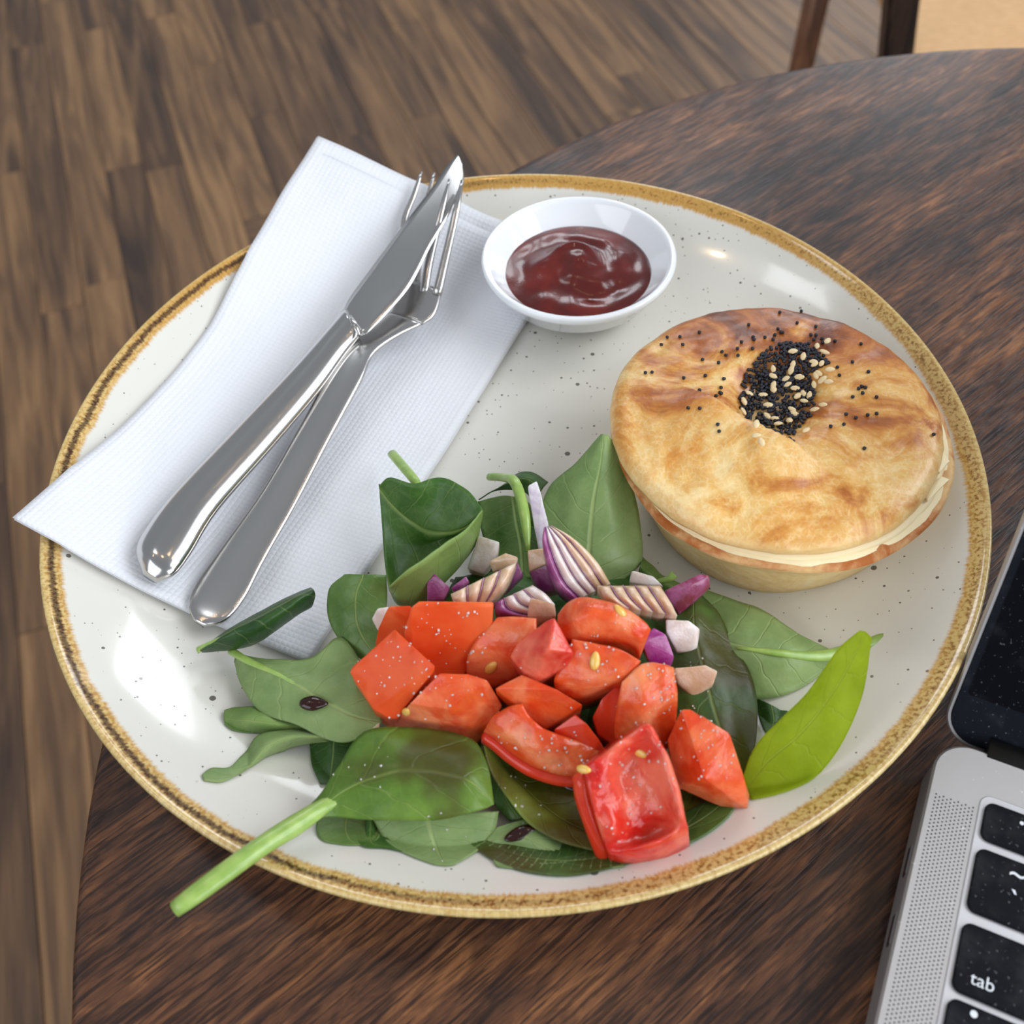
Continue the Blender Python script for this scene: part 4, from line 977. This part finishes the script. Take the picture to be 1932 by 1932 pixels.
t12b = tomato(chunk(NM, [(1085, 1347, .036), (1108, 1365, .035), (1132, 1396, .031), (1142, 1416, .027), (1110, 1440, .025), (1060, 1410, .028), (1045, 1376, .032)], M_SKIN, .010)[0], 'pointed red tomato piece behind the curved slice')
t12 = tomato(slab(NM, [[(912, 1380, .028), (930, 1352, .032), (958, 1334, .035), (986, 1327, .036)], [(935, 1395, .028), (958, 1378, .032), (980, 1362, .034), (997, 1348, .035)], [(965, 1420, .027), (988, 1402, .031), (1010, 1385, .033), (1024, 1372, .034)], [(1005, 1445, .026), (1025, 1425, .030), (1045, 1402, .032), (1058, 1387, .032)], [(1055, 1462, .025), (1070, 1440, .028), (1088, 1418, .030), (1100, 1400, .030)], [(1108, 1467, .024), (1118, 1450, .026), (1130, 1432, .027), (1142, 1414, .027)]], M_TOM, d=(0, .004, -.009), amp=.0008, nu=22, nv=30), 'curved crescent tomato slice, salted, with red outer skin')
bm = bmesh.new()
_sk = crv([U(910, 1384, .0262), U(935, 1400, .0255), U(965, 1425, .0245), U(1005, 1450, .0235), U(1055, 1466, .0225), U(1110, 1470, .0220)], 22)
tube(bm, [p - t12.location - Vector((0, -.0004, .0012)) for p in _sk], [.0008] + [.0022] * 20 + [.001], 10); link('skin_edge', from_bm('skin_edge', bm), M_SKIN, t12)
t14 = tomato(chunk(NM, [(1286, 1338, .042), (1302, 1338, .042), (1330, 1350, .041), (1377, 1384, .038), (1405, 1475, .028), (1412, 1528, .020), (1360, 1522, .020), (1274, 1484, .024), (1260, 1396, .034), (1330, 1470, .034)], M_TOM, .010)[0], 'large smooth tomato wedge beside the bright leaf')
t13 = tomato(slab(NM, [
    [(1101, 1448, .042), (1130, 1428, .044), (1160, 1406, .045), (1192, 1384, .046), (1224, 1366, .047), (1243, 1387, .046)],
    [(1106, 1475, .0400), (1140, 1455, .0415), (1172, 1445, .0375), (1205, 1425, .0390), (1236, 1398, .0455), (1250, 1405, .0445)],
    [(1116, 1515, .0370), (1148, 1500, .0370), (1182, 1500, .0345), (1220, 1470, .0368), (1254, 1440, .0430), (1268, 1442, .0420)],
    [(1128, 1555, .0335), (1158, 1548, .0345), (1195, 1550, .0302), (1235, 1525, .0330), (1270, 1500, .0400), (1284, 1497, .0390)],
    [(1140, 1592, .0295), (1172, 1588, .0295), (1212, 1583, .0270), (1250, 1565, .0292), (1284, 1545, .0365), (1294, 1540, .0360)],
    [(1147, 1612, .0262), (1178, 1606, .0290), (1215, 1596, .0305), (1255, 1581, .0325), (1286, 1564, .0340), (1298, 1558, .0345)],
    [(1150, 1624, .0220), (1182, 1624, .0240), (1215, 1618, .0250), (1255, 1605, .0265), (1290, 1586, .0285), (1300, 1578, .0290)],
    [(1154, 1634, .0185), (1185, 1640, .0183), (1215, 1638, .0185), (1255, 1625, .0200), (1290, 1606, .0215), (1302, 1598, .0220)]], M_TOMR, d=(0, .006, -.010), amp=.0012, nu=40, nv=44), 'big glossy red hollow tomato chunk nearest the plate rim')
seed_on(t13, 1104, 1452, .4, .9); seed_on(t13, 1211, 1422, .2, 1.0)
bm = bmesh.new()
_sk = crv([U(1098, 1456, .0375), U(1102, 1500, .0330), U(1118, 1550, .0275), U(1136, 1598, .0215), U(1152, 1632, .0165), U(1200, 1641, .0150), U(1255, 1624, .0165), U(1302, 1600, .0190)], 30)
tube(bm, [p - t13.location for p in _sk], [.0008] + [.0024] * 28 + [.001], 10); link('skin_edge', from_bm('skin_edge', bm), M_SKIN, t13)

# ------------------------------------------------------------------ red onion
GO = 'chopped red onion on the salad'
def onion(o, label): tag(o, label, 'onion', GO); ROOTS.append(o); return o
ON = 'red_onion_piece'
def layered(label, E1, E2, n, mats, depth=.006, wedge=None):
    """onion cut across its rings: curved edges E1 and E2 (pixels with heights), n layers between them"""
    e1, e2 = [Vector(q) for q in E1], [Vector(q) for q in E2]
    cen = sum((U(*q) for q in e1 + e2), Vector()) / (len(e1) + len(e2)); org = Vector((cen.x, cen.y, cen.z - depth)); root = empty(ON, org)
    cuts = wedge or [k / n for k in range(n + 1)]
    for k in range(n):
        s0, s1 = cuts[k], cuts[k] + (cuts[k + 1] - cuts[k]) * .97
        row = lambda s, dz=0: [tuple(p.lerp(q, s) + Vector((0, 0, dz))) for p, q in zip(e1, e2)]
        m = mats[min(k, len(mats) - 1)]
        o = slab('layer', [row(s0), row((s0 + s1) / 2, .0007), row(s1)], m, d=(0, .001, -depth), shrink=.97, parent=root, porg=org, amp=.0004, nu=14, nv=8)
        if k:
            bm = bmesh.new(); tube(bm, [p - org - o.location for p in crv([U(*q) for q in row(s0)], 9)], [.00016] * 9, 6); link('skin_line', from_bm('skin_line', bm), M_ONL, o)
    return onion(root, label)
M_ONL = mat_onion('onion_ring_line', lin(150, 92, 138), lin(186, 140, 176))
onion(chunk(ON, [(995, 916, .044), (1013, 906, .046), (1021, 932, .043), (1035, 989, .034), (1030, 1036, .026), (1016, 1036, .026), (1005, 965, .037)], mat_onion('white_onion_strip', lin(216, 206, 226), lin(240, 238, 246)), .003, bev=.0005)[0], 'thin white strip of red onion standing upright at the back')
onion(chunk(ON, [(902, 1009, .030), (943, 1022, .031), (939, 1046, .028), (912, 1083, .022), (881, 1072, .022), (894, 1040, .026)], M_ON, .006, bev=.0006)[0], 'white onion cube beside the cupped leaf')
onion(chunk(ON, [(1192, 1076, .030), (1233, 1086, .030), (1252, 1106, .028), (1186, 1099, .027)], M_ON, .006, bev=.0006)[0], 'pale onion dice peeking out behind the layered onion slab')
o3, _og = chunk(ON, [(995, 1038, .034), (1027, 1033, .035), (1037, 1061, .033), (1020, 1072, .031), (998, 1078, .030)], M_ONT, .005, bev=.0005)
onion(o3, 'onion dice with tan top behind the big curved purple piece')
onion(chunk(ON, [(998, 1079, .029), (1020, 1073, .030), (1037, 1062, .032), (1055, 1114, .026), (1026, 1117, .024), (1008, 1100, .026)], M_ONP, .006, bev=.0005)[0], 'dark purple onion skin piece below the tan-topped dice')
layered('biggest curved red onion piece with purple outer skin, standing tall', [(1026, 994, .046), (1024, 1030, .042), (1046, 1100, .034), (1080, 1134, .030)], [(1043, 991, .046), (1085, 1016, .043), (1128, 1060, .038), (1152, 1100, .033)], 5, [M_ONP, M_ON, M_ON, M_ONT, M_ONT], .005, wedge=[0, .2, .42, .62, .82, 1.0])
layered('flat layered red onion slab stained by dressing', [(1128, 1104, .040), (1142, 1126, .040), (1165, 1142, .038)], [(1246, 1104, .038), (1264, 1132, .038), (1279, 1160, .034)], 5, [M_ONT], .006)
onion(chunk(ON, [(1252, 1115, .030), (1295, 1103, .032), (1316, 1083, .034), (1338, 1083, .034), (1340, 1106, .031), (1313, 1119, .029), (1281, 1160, .024), (1268, 1135, .027)], mat_onion('dipped_onion_skin', lin(128, 40, 62), lin(170, 92, 140)), .004, bev=.0006)[0], 'purple onion tail with its tip dipped in dark dressing')
onion(chunk(ON, [(1256, 1168, .032), (1300, 1170, .032), (1321, 1186, .030), (1316, 1228, .025), (1277, 1230, .025), (1257, 1192, .030)], M_ON, .006, bev=.0006)[0], 'pale lilac onion cube on the dark wet leaf')
onion(chunk(ON, [(1210, 1212, .034), (1233, 1183, .036), (1256, 1195, .035), (1273, 1238, .030), (1264, 1259, .027), (1225, 1250, .028)], mat_onion('bright_purple_onion', lin(150, 40, 128), lin(184, 96, 168)), .006, bev=.0006)[0], 'vivid purple onion skin piece between tomato and lilac cube')
onion(chunk(ON, [(1270, 1260, .030), (1331, 1254, .031), (1355, 1266, .030), (1346, 1291, .027), (1309, 1316, .023), (1278, 1288, .026)], M_ONT, .005, bev=.0006)[0], 'tan triangular onion piece on the dark wet leaf')
layered('layered onion slice with tan curled top behind the large flat tomato', [(850, 1120, .036), (856, 1134, .035), (866, 1145, .033)], [(975, 1060, .038), (958, 1098, .037), (932, 1136, .032)], 4, [M_ONT], .005)
onion(chunk(ON, [(922, 1058, .033), (954, 1043, .035), (978, 1050, .036), (974, 1066, .034), (930, 1078, .030)], M_ONT, .004, bev=.0006)[0], 'brown-stained curled onion bit beside the white cube')
onion(chunk(ON, [(976, 1058, .034), (988, 1084, .031), (951, 1119, .026), (945, 1104, .029)], M_ONP, .004, bev=.0005)[0], 'narrow purple onion sliver at the end of the layered slice')
layered('pink layered onion chunk above the translucent tomato slice', [(1005, 1103, .036), (1030, 1120, .036), (1047, 1140, .034)], [(933, 1136, .034), (938, 1158, .032), (995, 1168, .031)], 4, [M_ON, M_ON, M_ON, M_ONP], .006)
onion(chunk(ON, [(1000, 1126, .039), (1047, 1139, .038), (1049, 1162, .035), (1012, 1180, .031), (994, 1162, .034)], M_ONT, .006, bev=.0006)[0], 'small tan onion cube leaning on the pink-red tomato cube')
onion(chunk(ON, [(805, 1100, .032), (819, 1081, .034), (850, 1108, .032), (838, 1132, .029), (805, 1132, .028)], M_ONP, .005, bev=.0006)[0], 'purple onion petal in front of the cupped leaf')
onion(chunk(ON, [(850, 1108, .033), (880, 1085, .034), (887, 1098, .033), (862, 1122, .030)], M_ONP, .004, bev=.0005)[0], 'tiny purple onion shard next to the layered slice')
onion(chunk(ON, [(700, 1167, .028), (712, 1147, .031), (735, 1145, .031), (733, 1180, .027), (713, 1190, .025)], M_ON, .005, bev=.0006)[0], 'small pale onion bit beside the half-hidden orange tomato')
onion(chunk(ON, [(676, 1395, .024), (716, 1362, .026), (712, 1385, .023), (685, 1402, .022)], M_ONT, .003, bev=.0005)[0], 'glassy onion scrap under the edge of the broad matt leaf')

# ------------------------------------------------------------------ dressing drops and salt
def drop(label, px, py, z, L, Wd, H_, ang):
    p = U(px, py, z); bm = bmesh.new(); bmesh.ops.create_uvsphere(bm, u_segments=24, v_segments=12, radius=1)
    for v in bm.verts:
        x = v.co.x; taper = 1 - .45 * max(0, x)
        v.co = Vector((v.co.x * L, v.co.y * Wd * taper, max(v.co.z, -.25) * H_ * taper))
    o = link('dressing_drop', from_bm('dressing_drop', bm), M_DRESS); o.location = p; o.rotation_euler.z = ang
    return tag(o, label, 'dressing', 'balsamic dressing drops')
drop('dark brown dressing drop shining on the broad matt leaf', 592, 1327, .0232, .0040, .0022, .0014, -.1)
drop('dark dressing streak on the stalk of the green front leaf', 985, 1570, .0192, .0048, .0017, .0008, .35)
drop('dressing puddle on the large soaked brown leaf', 1075, 1478, .0185, .0050, .0018, .0007, -.6)

def salt():
    dg = bpy.context.evaluated_depsgraph_get(); rnd = random.Random(21); bm = bmesh.new(); n = 0
    a, b = U(560, 1150, .03), U(1450, 1640, .02)
    patches = [(740, 1280, 70, 60), (850, 1300, 110, 60), (960, 1480, 80, 60), (1010, 1400, 90, 50), (1120, 1260, 90, 60), (1240, 1310, 50, 50), (1330, 1400, 60, 70), (1190, 1480, 80, 90), (850, 1200, 70, 50), (790, 1500, 110, 60), (1330, 1280, 50, 90), (700, 1430, 60, 50), (820, 1590, 60, 40)]
    ok = set(o.name for o in ROOTS)
    while n < 330:
        q = rnd.choice(patches); x, y = rnd.gauss(q[0], q[2] * .55), rnd.gauss(q[1], q[3] * .55)
        p = U(x, y, .035); hit, loc, nor, _, ob, _ = SC.ray_cast(dg, Vector((p.x, p.y, .12)), Vector((0, 0, -1)))
        if not hit or ob is None: continue
        if not (ob.name.startswith(('tomato_chunk', 'blade', 'spinach_leaf')) ): continue
        if not ob.name.startswith('tomato_chunk') and rnd.random() < .8: continue
        r = rnd.uniform(.00009, .00027)
        vs = bmesh.ops.create_cube(bm, size=2 * r)['verts']; R = Matrix.Rotation(rnd.uniform(0, 6), 3, Vector((rnd.random(), rnd.random(), .3)).normalized())
        sc = Vector((rnd.uniform(.7, 1.3), rnd.uniform(.7, 1.3), rnd.uniform(.6, 1)))
        for v in vs: v.co = R @ Vector((v.co.x * sc.x, v.co.y * sc.y, v.co.z * sc.z)) + loc + nor * r * .5
        n += 1
    tag(link('salt_grains', from_bm('salt_grains', bm, False), M_SALT), 'coarse white salt grains sprinkled over tomato and spinach', 'salt', kind='stuff')
bpy.context.view_layer.update()
salt()
